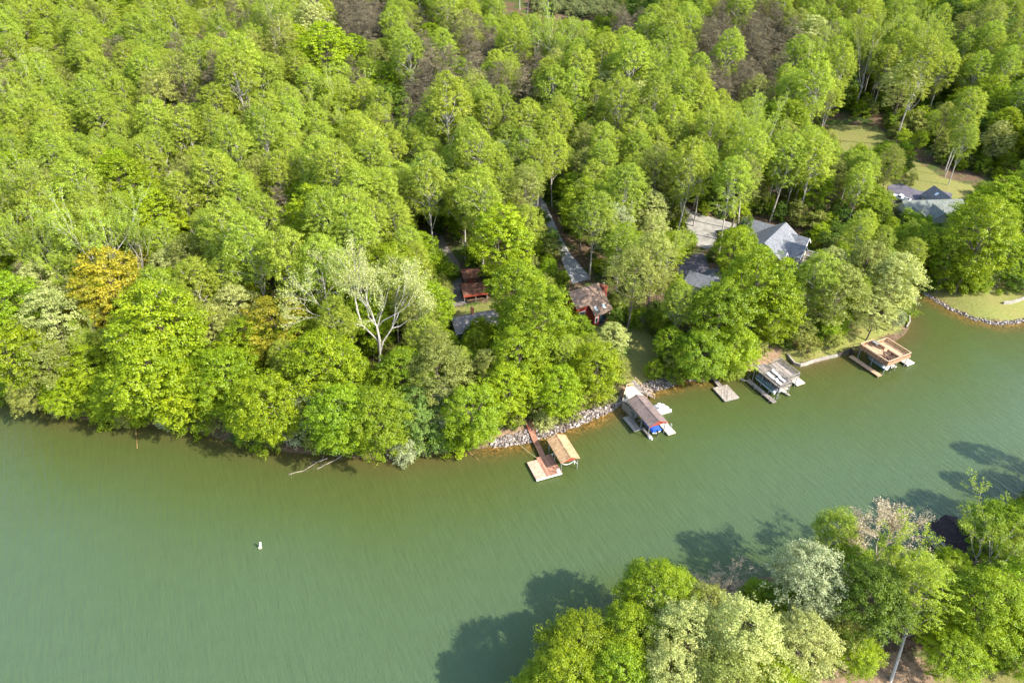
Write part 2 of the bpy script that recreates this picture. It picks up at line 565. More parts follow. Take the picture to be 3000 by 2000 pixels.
def strip_pts(line, widths):
    """outline of a road from its centre line (world) and widths"""
    Lp, Rp = [], []
    for i, p in enumerate(line):
        a = line[max(0, i - 1)]; b = line[min(len(line) - 1, i + 1)]
        d = Vector((b[0] - a[0], b[1] - a[1])).normalized()
        w = widths[i] if isinstance(widths, (list, tuple)) else widths
        Lp.append((p[0] - d.y * w / 2, p[1] + d.x * w / 2)); Rp.append((p[0] + d.y * w / 2, p[1] - d.x * w / 2))
    return Lp + Rp[::-1]

def m_gravel(name, c, var=.35):
    m, nt, N, L = new_mat(name)
    pos = N.new('ShaderNodeNewGeometry').outputs['Position']
    a = noise(nt, pos, .5, 5, .6); b = noise(nt, pos, 5, 4, .7)
    col = ramp(nt, a, [(.3, tuple(x * (1 - var) for x in c)), (.7, tuple(x * (1 + var * .5) for x in c))])
    col = mixrgb(nt, .6, col, ramp(nt, b, [(.3, .7), (.7, 1.2)]), 'MULTIPLY')
    surf(nt, col, .95, .1, b, .4, .05)
    return m

def build_roads():
    gv = m_gravel('pale_gravel', (.33, .31, .275)); asph = m_gravel('grey_asphalt', (.13, .12, .14)); con = m_gravel('worn_concrete', (.34, .33, .32)); tan = m_gravel('sandy_gravel', (.46, .38, .28))
    dark = m_gravel('dark_gravel', (.2, .18, .155))
    build_sheet('driveway', [(1570, 560), (1600, 600), (1640, 690), (1668, 740), (1733, 818), (1678, 832), (1652, 780), (1630, 720), (1590, 640), (1550, 590), (1520, 540), (1545, 530)], con)
    build_sheet('driveway', [(1990, 590), (2024, 618), (2070, 634), (2125, 648), (2200, 668), (2190, 690), (2130, 680), (2098, 676), (2100, 700), (2090, 722), (2074, 733), (2040, 720), (2020, 690), (2010, 660), (1985, 630)], gv)
    build_sheet('driveway', [(1995, 750), (2060, 742), (2080, 790), (2070, 830), (1990, 830), (1985, 790)], asph)
    build_sheet('driveway', [(2000, 830), (2040, 835), (2035, 860), (1990, 880), (1985, 850)], gv)
    build_sheet('driveway', [(1255, 676), (1290, 680), (1310, 720), (1345, 770), (1360, 830), (1372, 890), (1320, 900), (1310, 860), (1320, 830), (1310, 780), (1290, 730), (1262, 700)], dark)
    build_sheet('driveway', [(2602, 545), (2640, 538), (2694, 561), (2760, 560), (2790, 568), (2785, 585), (2735, 588), (2655, 600), (2650, 625), (2610, 605), (2600, 575)], asph)
    build_sheet('road', strip_pts([drop(*p)[:2] for p in [(2330, 395), (2380, 368), (2440, 357), (2500, 358), (2560, 361), (2600, 366), (2660, 372)]], 3.6), tan)
    build_sheet('road', strip_pts([drop(*p)[:2] for p in [(2110, 395), (2130, 405), (2180, 412), (2250, 414), (2320, 420)]], 4.5), gv)
    build_sheet('road', strip_pts([drop(*p)[:2] for p in [(1380, 60), (1450, 38), (1500, 24), (1545, 10), (1580, -2), (1640, -24), (1720, -60)]], 9), gv)
    build_sheet('path', strip_pts([drop(*p)[:2] for p in [(2905, 1912), (2935, 1938), (2960, 1962), (3000, 1996), (3040, 2040)]], 1.5), m_planks('paving_slabs', (.42, .33, .24), .5, 'x', .25), step=.7)

# ------------------------------------------------------------------ trees
def unit(n):
    v = RNG.normal(size=(n, 3))
    return v / np.linalg.norm(v, axis=1)[:, None]

def cards(c, nrm, size, aspect, tint):
    """rhombic leaf sprays at c facing nrm"""
    n = len(c)
    r = unit(n)
    a = np.cross(nrm, r); a /= np.linalg.norm(a, axis=1)[:, None] + 1e-9
    b = np.cross(nrm, a)
    s = (size * RNG.uniform(.65, 1.35, n))[:, None]
    a = a * s * .5; b = b * s * .5 * aspect
    k = nrm * s * .12
    V = np.stack([c - a, c + b + k, c + a, c - b + k], 1).reshape(-1, 3)
    F = np.arange(4 * n).reshape(n, 4)
    return V, F, np.repeat(tint, 4)

def limb_mesh(mb, p, q, r0, r1, sag=.12, n=3, sides=5):
    p, q = Vector(p), Vector(q)
    ln = (q - p).length
    off = Vector(RNG.normal(size=3)) * ln * sag
    prev, pr = p, r0
    for i in range(1, n + 1):
        t = i / n
        x = p.lerp(q, t) + off * math.sin(t * math.pi)
        r = r0 + (r1 - r0) * t
        mb.tube(prev, x, pr, r, sides)
        prev, pr = x, r

def make_tree(kind, H, R, base, lobes, lobe_r, clumps, clump_r, flat, ncards, size, aspect=.75, up=.5, trunk_r=None, inner=.2,
              shape=.25, lean=0., spiky=0., tintvar=.5, twig=.03):
    """trunk mesh with limbs, crown mesh of leaf cards: lobes > clumps > cards"""
    tr = trunk_r or R * .05
    zc, av = H * (1 + base) / 2, H * (1 - base) / 2
    mb = MB()
    bend = Vector((RNG.normal() * .03 * H, RNG.normal() * .03 * H, 0))
    top = Vector((bend.x, bend.y, zc + av * .45))
    limb_mesh(mb, (0, 0, -1.2), top, tr, tr * .3, .015, 6, 7)
    axis_pt = lambda z: Vector((bend.x * z / H, bend.y * z / H, z))
    d = unit(lobes * 3)
    # spread the lobes over the envelope
    pick = [0]
    for _ in range(lobes - 1):
        dm = np.min(np.linalg.norm(d[:, None] - d[pick][None], axis=2), axis=1)
        pick.append(int(np.argmax(dm)))
    d = d[pick]
    CV, CN, CT = [], [], []
    v0 = RNG.uniform(0, 6)
    for k in range(lobes):
        dz = d[k, 2]
        prof = 1 - shape * dz
        out = RNG.uniform(.5, .8)
        c = np.array([d[k, 0] * R * out * prof, d[k, 1] * R * out * prof, zc + dz * av * .78])
        lr = R * lobe_r * RNG.uniform(.75, 1.25)
        sz = min(c[2] - .5, max(H * base * .8, c[2] - R * RNG.uniform(.5, 1.0)))
        limb_mesh(mb, axis_pt(sz), c, tr * .42 * (1 - .5 * sz / H), twig, .1, 3, 4)
        ltint = RNG.uniform(0, 1)
        u = unit(clumps)
        u = u + d[k] * .55; u[:, 2] += .25
        u /= np.linalg.norm(u, axis=1)[:, None]
        rr = np.where(RNG.random(clumps) < inner, RNG.uniform(.2, .7, clumps), RNG.uniform(.8, 1.08, clumps))
        cc = c + u * (lr * rr)[:, None] * np.array([1, 1, .85 + spiky])
        # a third of the sprays fill the envelope between the lobes
        q = RNG.random(clumps) < .34
        ew = unit(clumps); ew[:, 2] = np.abs(ew[:, 2]) * .8 + ew[:, 2] * .2
        wob = 1 + .16 * np.sin(ew[:, 0] * 5.1 + v0) * np.cos(ew[:, 1] * 4.3 - v0) + .08 * np.sin(ew[:, 2] * 9 + v0)
        env = np.stack([ew[:, 0] * R * (1 - shape * ew[:, 2]), ew[:, 1] * R * (1 - shape * ew[:, 2]), zc + ew[:, 2] * av], 1)
        env[:, :2] *= (wob * RNG.uniform(.75, 1.08, clumps))[:, None]
        cc = np.where(q[:, None], env, cc)
        u = np.where(q[:, None], ew, u)
        for j in range(0, clumps, 5):
            if not q[j]: mb.tube(c, cc[j], twig, twig * .5, 3)
        for j in range(clumps):
            cr = clump_r * RNG.uniform(.65, 1.3)
            n = max(4, int(ncards * RNG.uniform(.7, 1.3)))
            w = unit(n)
            w[:, 2] = np.abs(w[:, 2]) * .9 + w[:, 2] * .1
            off = w * (cr * RNG.uniform(.3, 1, n) ** .6)[:, None] * np.array([1, 1, flat])
            p = cc[j] + off + u[j] * (off @ u[j])[:, None] * .55 + RNG.normal(size=(n, 3)) * cr * .12
            nn = w * .6 + u[j] * .35 + unit(n) * .75; nn[:, 2] += up
            nn /= np.linalg.norm(nn, axis=1)[:, None]
            CV.append(p); CN.append(nn)
            CT.append(np.clip(.5 + (ltint - .5) * tintvar + RNG.normal() * tintvar * .25 + RNG.normal(size=n) * .16, 0, 1))
    p = np.concatenate(CV); nn = np.concatenate(CN); t = np.concatenate(CT)
    keep = p[:, 2] > .25
    V, F, T = cards(p[keep], nn[keep], size, aspect, t[keep])
    return mb, V, F, T

def make_bare(H, R, levels, seed, leaves, size, wide=.5):
    """branching skeleton with fine twigs and a thin flush of leaves"""
    rnd = random.Random(seed)
    mb = MB()
    tips = []
    def grow(p, d, ln, r, lv):
        q = p + d * ln
        mid = p.lerp(q, .5) + Vector([rnd.gauss(0, .05) * ln for _ in range(3)])
        mb.tube(p, mid, r, r * .85, 6 if lv < 2 else 3); mb.tube(mid, q, r * .85, r * .7, 6 if lv < 2 else 3)
        if lv >= levels - 2: tips.append(q); tips.append(mid)
        if lv == levels: return
        for k in range(rnd.choice((2, 3, 3)) if lv else 4):
            nd = (d + Vector((rnd.gauss(0, wide), rnd.gauss(0, wide), rnd.gauss(.12, .3)))).normalized()
            grow(q, nd, ln * rnd.uniform(.62, .85), r * .62, lv + 1)
    grow(Vector((0, 0, -1)), Vector((rnd.gauss(0, .06), rnd.gauss(0, .06), 1)).normalized(), H * .36, R * .05, 0)
    T = np.array([tuple(t) for t in tips])
    n = len(T) * leaves
    p = np.repeat(T, leaves, 0) + RNG.normal(size=(n, 3)) * R * .055
    V, F, t = cards(p, unit(n), size, .7, np.clip(RNG.normal(.5, .25, n), 0, 1))
    return mb, V, F, t

LEAF = {}
def leaf_mats():
    LEAF['lime'] = m_leaf('lime_leaves', (.15, .235, .004), (.39, .48, .010))
    LEAF['broad'] = m_leaf('green_leaves', (.125, .21, .004), (.34, .44, .012))
    LEAF['poplar'] = m_leaf('yellow_green_leaves', (.20, .28, .018), (.44, .51, .055))
    LEAF['olive'] = m_leaf('olive_leaves', (.16, .19, .028), (.42, .45, .10))
    LEAF['pale'] = m_leaf('pale_leaves', (.26, .30, .07), (.60, .63, .22), .006, .1)
    LEAF['cream'] = m_leaf('cream_blossom', (.45, .45, .22), (.76, .74, .48), .004, .1)
    LEAF['silver'] = m_leaf('silvery_leaves', (.24, .29, .13), (.57, .61, .33), .006, .1)
    LEAF['dark'] = m_leaf('deep_green_leaves', (.05, .105, .005), (.17, .26, .016))
    LEAF['blue'] = m_leaf('bluish_green_leaves', (.11, .20, .03), (.31, .43, .085))
    LEAF['gold'] = m_leaf('golden_leaves', (.20, .22, .014), (.56, .46, .03), .003, .08)
    LEAF['pine'] = m_leaf('brown_pine_needles', (.085, .072, .04), (.26, .215, .13), .008, .2, .15)
    LEAF['pink'] = m_leaf('pinkish_buds', (.34, .28, .19), (.66, .56, .41), .006, .1)
    LEAF['fir'] = m_leaf('fir_needles', (.12, .15, .045), (.31, .34, .13), .012, .2, .15)

PROTO = {}
def protos():
    leaf_mats()
    bark = m_bark('grey_brown_bark', (.17, .135, .105)); pale_bark = m_bark('pale_bark', (.42, .38, .32)); dark_bark = m_bark('dark_bark', (.10, .08, .065))
    def add(key, mats, bk, args, shadows=3, hires=False):
        lst = []
        for v in range(shadows):
            mb, V, F, T = make_tree(key, **args)
            tm = bpy.data.meshes.new('trunk'); tm.from_pydata(mb.v, [], mb.f); tm.materials.append(bk)
            lst.append((tm, V, F, T))
        for mk in mats:
            PROTO[mk if not hires else mk + '+'] = [(tm, np_mesh('crown', V, F, LEAF[mk.split('_')[0]], {'tint': T}), args['R'], args['H'], args['base']) for tm, V, F, T in lst]
    # rounded broadleaf crowns
    add('broad', ['broad', 'lime', 'dark', 'gold', 'blue'], bark, dict(H=17, R=5.4, base=.22, lobes=24, lobe_r=.34, clumps=26, clump_r=.55, flat=.5, ncards=40, size=.225, up=.5, shape=.15), 3)
    add('broad', ['pale', 'cream', 'olive', 'silver'], bark, dict(H=17, R=5.0, base=.25, lobes=22, lobe_r=.35, clumps=26, clump_r=.5, flat=.7, ncards=36, size=.215, up=.35, shape=.2), 3)
    # tall slender forest crowns
    add('poplar', ['poplar'], pale_bark, dict(H=24, R=4.7, base=.42, lobes=26, lobe_r=.33, clumps=28, clump_r=.46, flat=1.0, ncards=30, size=.23, aspect=.6, up=.3, shape=.12, spiky=.3, inner=.3, twig=.05), 5)
    add('olive', ['olive_tall'], bark, dict(H=22, R=4.7, base=.42, lobes=20, lobe_r=.36, clumps=24, clump_r=.46, flat=.9, ncards=24, size=.23, aspect=.55, up=.3, shape=.2, inner=.3), 2)
    add('pine', ['pine'], dark_bark, dict(H=20, R=3.6, base=.38, lobes=15, lobe_r=.42, clumps=15, clump_r=.6, flat=.3, ncards=20, size=.28, aspect=.3, up=.2, shape=.45, inner=.45, tintvar=.8), 3)
    add('fir', ['fir'], dark_bark, dict(H=4.2, R=1.5, base=.08, lobes=8, lobe_r=.5, clumps=7, clump_r=.45, flat=.5, ncards=22, size=.3, aspect=.4, up=.2, shape=.75), 2)
    # near bank: finer leaves
    add('broad', ['broad', 'lime', 'dark'], bark, dict(H=17, R=5.4, base=.25, lobes=24, lobe_r=.34, clumps=30, clump_r=.55, flat=.5, ncards=46, size=.2, up=.5, shape=.15), 2, True)
    add('broad', ['pale', 'silver', 'olive'], bark, dict(H=17, R=5.0, base=.28, lobes=22, lobe_r=.34, clumps=30, clump_r=.5, flat=.8, ncards=42, size=.19, up=.35, shape=.2), 2, True)
    # low growth
    add('shrub', ['lime_low', 'broad_low', 'silver_low', 'pale_low', 'olive_low', 'dark_low', 'gold_low', 'blue_low', 'pine_low'], bark, dict(H=4.0, R=2.3, base=.02, lobes=11, lobe_r=.5, clumps=11, clump_r=.5, flat=.6, ncards=34, size=.22, up=.4, shape=.2, trunk_r=.09, twig=.02), 3)
    silv = m_bark('silvery_bark', (.36, .33, .28))
    for key, mk, bk, lv, size in (('bare', 'pale', silv, 6, .2), ('thin', 'poplar', silv, 5, .24), ('bud', 'pink', m_bark('pink_grey_bark', (.36, .28, .22)), 5, .26)):
        lst = []
        for s in range(2):
            mb, V, F, T = make_bare(22 if key == 'thin' else 19, 3.6 if key == 'thin' else 5.2, lv, 31 + s + lv * (key == 'bud'), {'bare': 9, 'thin': 16, 'bud': 13}[key], size, .26 if key == 'thin' else .42)
            tm = bpy.data.meshes.new('trunk'); tm.from_pydata(mb.v, [], mb.f); tm.materials.append(bk)
            lst.append((tm, np_mesh('crown', V, F, LEAF[mk], {'tint': T}), 5.2, 17, .3))
        PROTO[key] = lst if key != 'thin' else [(a, b, 4.0, 21, .4) for a, b, *_ in lst]

NAMES = {'broad': 'broadleaf_tree', 'lime': 'broadleaf_tree', 'dark': 'broadleaf_tree', 'blue': 'broadleaf_tree', 'gold': 'oak_tree', 'pale': 'pale_tree', 'cream': 'blossom_tree',
         'olive': 'olive_green_tree', 'silver': 'silvery_tree', 'poplar': 'poplar_tree', 'olive_tall': 'poplar_tree', 'pine': 'pine_tree', 'fir': 'young_pine', 'bare': 'bare_tree', 'thin': 'bare_tree', 'bud': 'budding_tree'}
DESC = {'broad': 'fresh green broadleaf tree', 'lime': 'bright lime green broadleaf tree', 'dark': 'deep green broadleaf tree', 'blue': 'bluish green broadleaf tree', 'gold': 'golden leaved oak tree',
        'pale': 'pale cream green tree', 'cream': 'cream blossoming tree', 'olive': 'dull olive green tree', 'silver': 'silvery pale tree', 'poplar': 'tall yellow green poplar',
        'olive_tall': 'thin olive poplar', 'pine': 'brown needled pine', 'fir': 'small young pine', 'bare': 'pale barked sparsely leafed tree', 'thin': 'slender pale barked tree', 'bud': 'pinkish budding tree'}
for _k in ('lime', 'broad', 'silver', 'pale', 'olive', 'dark', 'gold', 'blue', 'pine'):
    NAMES[_k + '_low'] = 'shrub'
    DESC[_k + '_low'] = {'lime': 'bright lime shrub', 'broad': 'fresh green shrub', 'silver': 'silvery grey green shrub', 'pale': 'pale green shrub', 'olive': 'dull olive shrub', 'dark': 'deep green shrub', 'gold': 'golden green shrub', 'blue': 'bluish green shrub', 'pine': 'dry brownish shrub'}[_k]

def proto_of(kind, hires=False):
    return PROTO.get(kind + '+') if hires and kind + '+' in PROTO else PROTO[kind]
# keep these parts of the photograph free of tree crowns (pixels of the 3000 px photo)
CLEAR = [[(1465, 34), (1500, -5), (1800, -5), (1800, 40), (1690, 52), (1600, 40), (1500, 26)],
         [(2428, 340), (2580, 345), (2585, 400), (2560, 440), (2490, 440), (2435, 405)],
         [(2685, 470), (2755, 505), (2775, 550), (2700, 558)], [(2800, 548), (2870, 522), (2850, 566)],
         [(2604, 545), (2640, 538), (2700, 555), (2800, 550), (2826, 580), (2790, 625), (2742, 660), (2730, 610), (2650, 620)],
         [(2712, 862), (2790, 895), (2900, 930), (3010, 925), (3010, 880), (2960, 850), (2900, 845), (2830, 862)],
         [(2676, 845), (2700, 850), (2690, 866)],
         [(2025, 622), (2130, 652), (2092, 690), (2090, 715), (2078, 732), (2045, 700)],
         [(1998, 800), (2020, 775), (2075, 790), (2122, 804), (2085, 838), (2030, 840)], [(2005, 755), (2060, 745), (2072, 785), (2030, 785)],
         [(2208, 652), (2300, 655), (2366, 715), (2375, 780), (2350, 785), (2318, 755), (2275, 722), (2222, 705)],
         [(1594, 612), (1622, 606), (1665, 700), (1727, 815), (1682, 826), (1630, 700)],
         [(1665, 858), (1745, 830), (1790, 860), (1795, 920), (1770, 945), (1735, 950), (1712, 905), (1672, 900)],
         [(1342, 802), (1365, 806), (1412, 838), (1420, 880), (1400, 892), (1375, 890)],
         [(1330, 935), (1370, 920), (1455, 912), (1440, 940), (1352, 972), (1340, 972)], [(1325, 840), (1345, 850), (1360, 890), (1330, 880)], [(1380, 895), (1460, 885), (1440, 905), (1390, 912)],
         [(1262, 690), (1290, 690), (1320, 740), (1330, 765), (1300, 735)],
         [(1845, 975), (1890, 970), (1945, 1105), (1890, 1125), (1850, 1110)],
         [(2290, 1032), (2400, 1010), (2480, 990), (2500, 1026), (2400, 1060), (2325, 1070)], [(2545, 975), (2610, 955), (2620, 985)],
         [(1536, 1245), (1560, 1255), (1600, 1330), (1660, 1270), (1700, 1340), (1690, 1390), (1580, 1410), (1540, 1355)],
         [(1828, 1135), (1870, 1130), (1985, 1200), (1985, 1275), (1900, 1290), (1826, 1210)],
         [(2072, 1085), (2095, 1090), (2170, 1165), (2120, 1180), (2085, 1140)],
         [(2200, 1075), (2300, 1048), (2350, 1095), (2365, 1130), (2260, 1185), (2185, 1120)],
         [(2492, 1040), (2525, 1000), (2605, 985), (2685, 1060), (2580, 1115)],
         [(1440, 1268), (1530, 1250), (1535, 1300), (1442, 1308)], [(1650, 1222), (1780, 1172), (1800, 1195), (1660, 1255)], [(1880, 1122), (1960, 1105), (1970, 1118), (1890, 1142)],
         [(2708, 1536), (2770, 1508), (2830, 1530), (2850, 1580), (2815, 1592)],
         [(2945, 1940), (2990, 1945), (3005, 2005), (2985, 1995)], [(2400, 1960), (2470, 1945), (2480, 1990)], [(2560, 1965), (2640, 1940), (2620, 1985)]]
# and these parts in the sun (ground pixels): no filler tree may throw its shade there
LIT = [[(2425, 345), (2580, 345), (2590, 430), (2500, 440), (2430, 410)], [(2660, 460), (2770, 500), (2880, 520), (2850, 570), (2690, 560)], [(2600, 540), (2840, 545), (2840, 640), (2640, 640)],
       [(2020, 615), (2140, 645), (2110, 735), (2030, 720)], [(2200, 650), (2380, 650), (2400, 780), (2250, 760)], [(1660, 850), (1800, 840), (1800, 950), (1690, 940)], [(1640, 700), (1670, 700), (1735, 815), (1680, 830)],
       [(2290, 1030), (2500, 985), (2640, 940), (2640, 990), (2330, 1070)], [(2700, 850), (2900, 820), (3020, 830), (3020, 940), (2880, 935)], [(1440, 1265), (1540, 1240), (1800, 1170), (1800, 1200), (1450, 1310)],
       [(1470, 40), (1560, -10), (1860, -20), (1850, 60), (1640, 60)], [(1330, 900), (1460, 880), (1460, 950), (1350, 980)]]
# hand placed growth: crown centre and radius in pixels of the 2352 px overview, kind, stretch of height
HAND = [
    # near bank
    (1508, 1372, 92, 'lime', .8), (1335, 1500, 100, 'lime', .75), (1448, 1470, 82, 'lime', .9), (1575, 1470, 92, 'pale', .9), (1700, 1480, 100, 'pale', .95), (1660, 1352, 42, 'bud', .6),
    (1742, 1372, 44, 'lime', .9), (1795, 1395, 52, 'broad', .9), (1852, 1338, 88, 'silver', 1), (1840, 1490, 84, 'pale', .9), (1990, 1385, 92, 'dark', 1.05), (2020, 1262, 74, 'bud', .8),
    (2128, 1302, 84, 'poplar', .72, (2608, 1996)), (2312, 1225, 92, 'lime', .75), (2262, 1400, 92, 'broad', .9), (2340, 1360, 80, 'broad', .9), (2190, 1500, 74, 'broad', .7), (1965, 1500, 58, 'lime', .7),
    (1300, 1575, 90, 'lime', .9), (1420, 1570, 90, 'broad', .9), (1540, 1570, 88, 'pale', .9), (1660, 1580, 92, 'olive', .9), (1780, 1575, 84, 'lime', .8), (1900, 1545, 70, 'broad', .7),
    (1620, 1400, 60, 'olive', .9), (1500, 1475, 60, 'broad', .8), (1925, 1450, 60, 'olive', .8), (2165, 1440, 40, 'lime', .6), (2330, 1500, 70, 'broad', .6), (1240, 1600, 70, 'lime', .9), (2430, 1450, 90, 'lime', .8),
    # west shore
    (38, 830, 80, 'lime', 1), (18, 720, 85, 'broad', 1), (112, 850, 62, 'olive', 1), (60, 900, 50, 'olive', .8), (150, 905, 52, 'lime', .8), (205, 860, 62, 'lime', .9), (262, 665, 82, 'gold', 1), (210, 715, 55, 'gold', .9), (330, 620, 40, 'gold', 1),
    (372, 770, 105, 'broad', 1), (352, 868, 95, 'broad', .9), (440, 905, 75, 'lime', .8), (265, 905, 60, 'broad', .8), (128, 745, 70, 'pale', 1), (100, 680, 62, 'pale', 1), (440, 850, 70, 'broad', .9), (520, 880, 80, 'broad', .9),
    (635, 765, 82, 'gold', .9), (620, 940, 82, 'lime', .9), (560, 930, 60, 'broad', .8), (698, 935, 52, 'silver', .9), (780, 960, 82, 'broad', .9), (745, 850, 90, 'lime', .9), (690, 790, 60, 'broad', 1), (862, 748, 78, 'bare', 1.05),
    (868, 965, 78, 'broad', .9), (952, 945, 60, 'blue', .9), (960, 1000, 44, 'blue_low', 1), (1010, 870, 76, 'olive', .9), (1075, 800, 92, 'broad', 1), (1085, 950, 72, 'broad', .9), (1055, 1000, 44, 'broad_low', 1.1), (1165, 900, 72, 'lime', .9), (1190, 830, 70, 'lime', 1),
    (1240, 745, 92, 'broad', 1), (1190, 680, 70, 'broad', 1), (1370, 850, 62, 'lime', .9), (1280, 900, 60, 'lime', .9), (1330, 910, 52, 'olive', .8), (1405, 780, 48, 'pale', .9), (1420, 840, 44, 'olive', .8), (1230, 985, 34, 'olive_low', 1), (930, 870, 70, 'broad', .9), (570, 800, 70, 'lime', .9), (490, 770, 60, 'olive', 1), (545, 720, 55, 'pale', 1),
    (810, 880, 60, 'broad', .9), (1030, 940, 50, 'silver', .8), (1120, 860, 50, 'olive', 1), (1150, 980, 40, 'broad_low', 1.1),
    # inland
    (722, 515, 72, 'lime', 1), (690, 590, 60, 'lime', 1), (292, 440, 66, 'lime', 1), (330, 480, 60, 'lime', 1), (415, 445, 30, 'cream', 1.4), (640, 545, 24, 'cream', 1.4), (332, 122, 24, 'cream', 1.3), (50, 158, 42, 'pale', 1), (100, 165, 40, 'pale', 1), (520, 118, 42, 'lime', .9),
    (480, 72, 36, 'pale', 1), (620, 60, 34, 'pale', 1), (720, 60, 44, 'pale', 1), (690, 120, 46, 'lime', 1), (750, 130, 60, 'lime', 1), (820, 140, 46, 'lime', 1), (880, 200, 44, 'lime', 1), (985, 430, 62, 'blue', 1), (950, 330, 36, 'blue', 1), (1150, 560, 70, 'lime', 1.1), (1100, 470, 66, 'poplar', 1), (1030, 250, 52, 'poplar', 1), (970, 590, 60, 'lime', 1), (900, 640, 70, 'lime', 1),
    (240, 480, 40, 'pale', 1), (200, 470, 36, 'pale', 1), (1405, 525, 50, 'silver', .95), (1500, 535, 36, 'pale', 1), (1470, 250, 46, 'pale', 1), (1860, 100, 46, 'pale', 1), (2075, 195, 46, 'pale', 1), (2045, 300, 46, 'olive_tall', .9), (2165, 340, 62, 'blue', 1), (2125, 385, 44, 'broad', 1), (2215, 330, 40, 'poplar', 1), (2245, 545, 86, 'broad', 1), (2180, 600, 62, 'broad', 1), (2300, 480, 60, 'lime', 1), (2320, 590, 60, 'broad', 1), (2160, 505, 36, 'lime', .8), (2100, 560, 50, 'broad', .9),
    (2055, 650, 62, 'pale', .9), (2010, 720, 55, 'pale', .8), (1990, 620, 60, 'olive', .9), (1925, 680, 66, 'olive', .9), (2060, 730, 40, 'silver', .8), (1930, 760, 50, 'olive', .7), (1735, 665, 86, 'lime', 1), (1650, 730, 80, 'broad', 1), (1540, 790, 66, 'broad', .9), (1610, 810, 60, 'broad', .8), (1780, 720, 66, 'lime', .9), (1840, 760, 52, 'olive', .8), (1690, 800, 56, 'lime', .8), (1560, 700, 70, 'poplar', .9), (1450, 640, 66, 'olive_tall', .9), (1500, 600, 60, 'olive_tall', .9), (1430, 570, 50, 'lime', 1), (1700, 560, 56, 'broad', .9), (1460, 720, 60, 'broad', .9), (1690, 880, 30, 'lime', .6), (1560, 620, 46, 'bud', .8),
    (1880, 640, 50, 'poplar', .9), (1860, 270, 30, 'dark', .8), (1340, 480, 62, 'broad', 1), (1270, 420, 50, 'poplar', 1), (2230, 640, 52, 'lime', .8), (1515, 40, 52, 'dark', 1), (1480, 20, 46, 'dark', 1), (1575, 45, 44, 'dark', 1), (2190, 30, 40, 'lime', 1),
    (1738, 885, 26, 'lime', .5),
    # low growth along the water
    (222, 965, 32, 'lime_low', 1), (370, 975, 24, 'silver_low', 1), (125, 940, 22, 'pale_low', .9), (455, 965, 34, 'lime_low', 1.1), (500, 968, 24, 'olive_low', 1), (560, 985, 34, 'lime_low', 1.1), (612, 1005, 32, 'lime_low', 1), (690, 995, 30, 'silver_low', 1), (745, 1005, 34, 'broad_low', 1.1), (800, 1010, 34, 'broad_low', 1.1), (862, 1005, 34, 'broad_low', 1.1), (938, 1050, 34, 'silver_low', 1), (920, 1010, 30, 'pale_low', 1), (1010, 1005, 30, 'blue_low', 1.1), (320, 950, 30, 'broad_low', 1), (285, 955, 26, 'olive_low', 1), (410, 960, 28, 'broad_low', 1), (60, 920, 26, 'broad_low', 1), (15, 905, 26, 'broad_low', 1), (180, 935, 26, 'broad_low', 1),
    (1250, 965, 26, 'pale_low', 1), (1270, 950, 24, 'olive_low', 1), (1390, 905, 24, 'olive_low', 1), (1360, 915, 22, 'olive_low', 1), (1310, 945, 22, 'olive_low', 1), (1180, 955, 26, 'olive_low', 1), (1230, 940, 24, 'olive_low', 1), (1620, 868, 22, 'olive_low', 1), (1560, 862, 24, 'broad_low', 1), (1505, 850, 24, 'broad_low', 1), (1860, 795, 22, 'olive_low', 1), (1910, 785, 22, 'olive_low', 1), (2075, 690, 26, 'silver_low', 1.1),
    (2150, 640, 24, 'lime_low', 1), (2200, 650, 26, 'lime_low', 1), (2250, 650, 24, 'broad_low', 1), (2332, 652, 24, 'dark_low', .9), (2295, 672, 7, 'lime_low', 1), (2120, 650, 24, 'dark_low', 1), (1420, 690, 20, 'broad_low', 1), (2060, 500, 16, 'pine_low', 1), (2090, 520, 16, 'broad_low', 1), (1170, 720, 20, 'broad_low', 1.2), (1100, 770, 24, 'broad_low', 1.6),
]

PINE_PX = [((1000, 60), 90), ((760, 45), 70), ((1080, 100), 60), ((1250, 180), 70), ((1400, 180), 70), ((1390, 230), 50), ((2160, 190), 130), ((2080, 150), 60), ((2280, 180), 60), ((620, 250), 90), ((370, 240), 50), ((160, 190), 40), ((1060, 240), 45), ((1260, 290), 60), ((730, 140), 40), ((1550, 250), 50), ((1500, 340), 40), ((1560, 430), 25), ((2400, 170), 30), ((1100, 60), 50), ((40, 10), 50), ((40, 300), 40), ((540, 370), 30), ((1820, 100), 40), ((1230, 320), 40), ((1600, 160), 30)]
DARK_PX = [((1900, 40), 80), ((2000, 30), 60), ((2700, 60), 120), ((2850, 150), 110), ((2960, 60), 120), ((2950, 280), 80), ((1150, 330), 60), ((1180, 470), 70), ((2400, 260), 90), ((2600, 300), 90)]
LIME_PX = [((2750, 80), 80), ((2980, 120), 90), ((2900, 300), 80), ((950, 170), 90), ((300, 600), 130), ((480, 680), 120), ((560, 820), 100), ((1130, 780), 150), ((1450, 700), 90)]

TREES = []   # dicts: x, y, z, s (scale), hs, kind, r, px, py, rp
def crown_px(x, y, z, H, R, base, n=14):
    zc, av = z + H * (1 + base) / 2, H * (1 - base) / 2
    pts = [proj(x, y, zc)]
    pts.append(proj(x, y, z)); pts.append(proj(x, y, z + H * base * .5))
    for k in range(n):
        a = 2 * math.pi * k / n
        ca, sa = math.cos(a), math.sin(a)
        pts.append(proj(x + R * .97 * ca, y, zc + av * .97 * sa))
        pts.append(proj(x + R * .72 * ca, y, zc + av * .72 * sa))
        pts.append(proj(x + R * .45 * ca, y, zc + av * .45 * sa))
    return pts

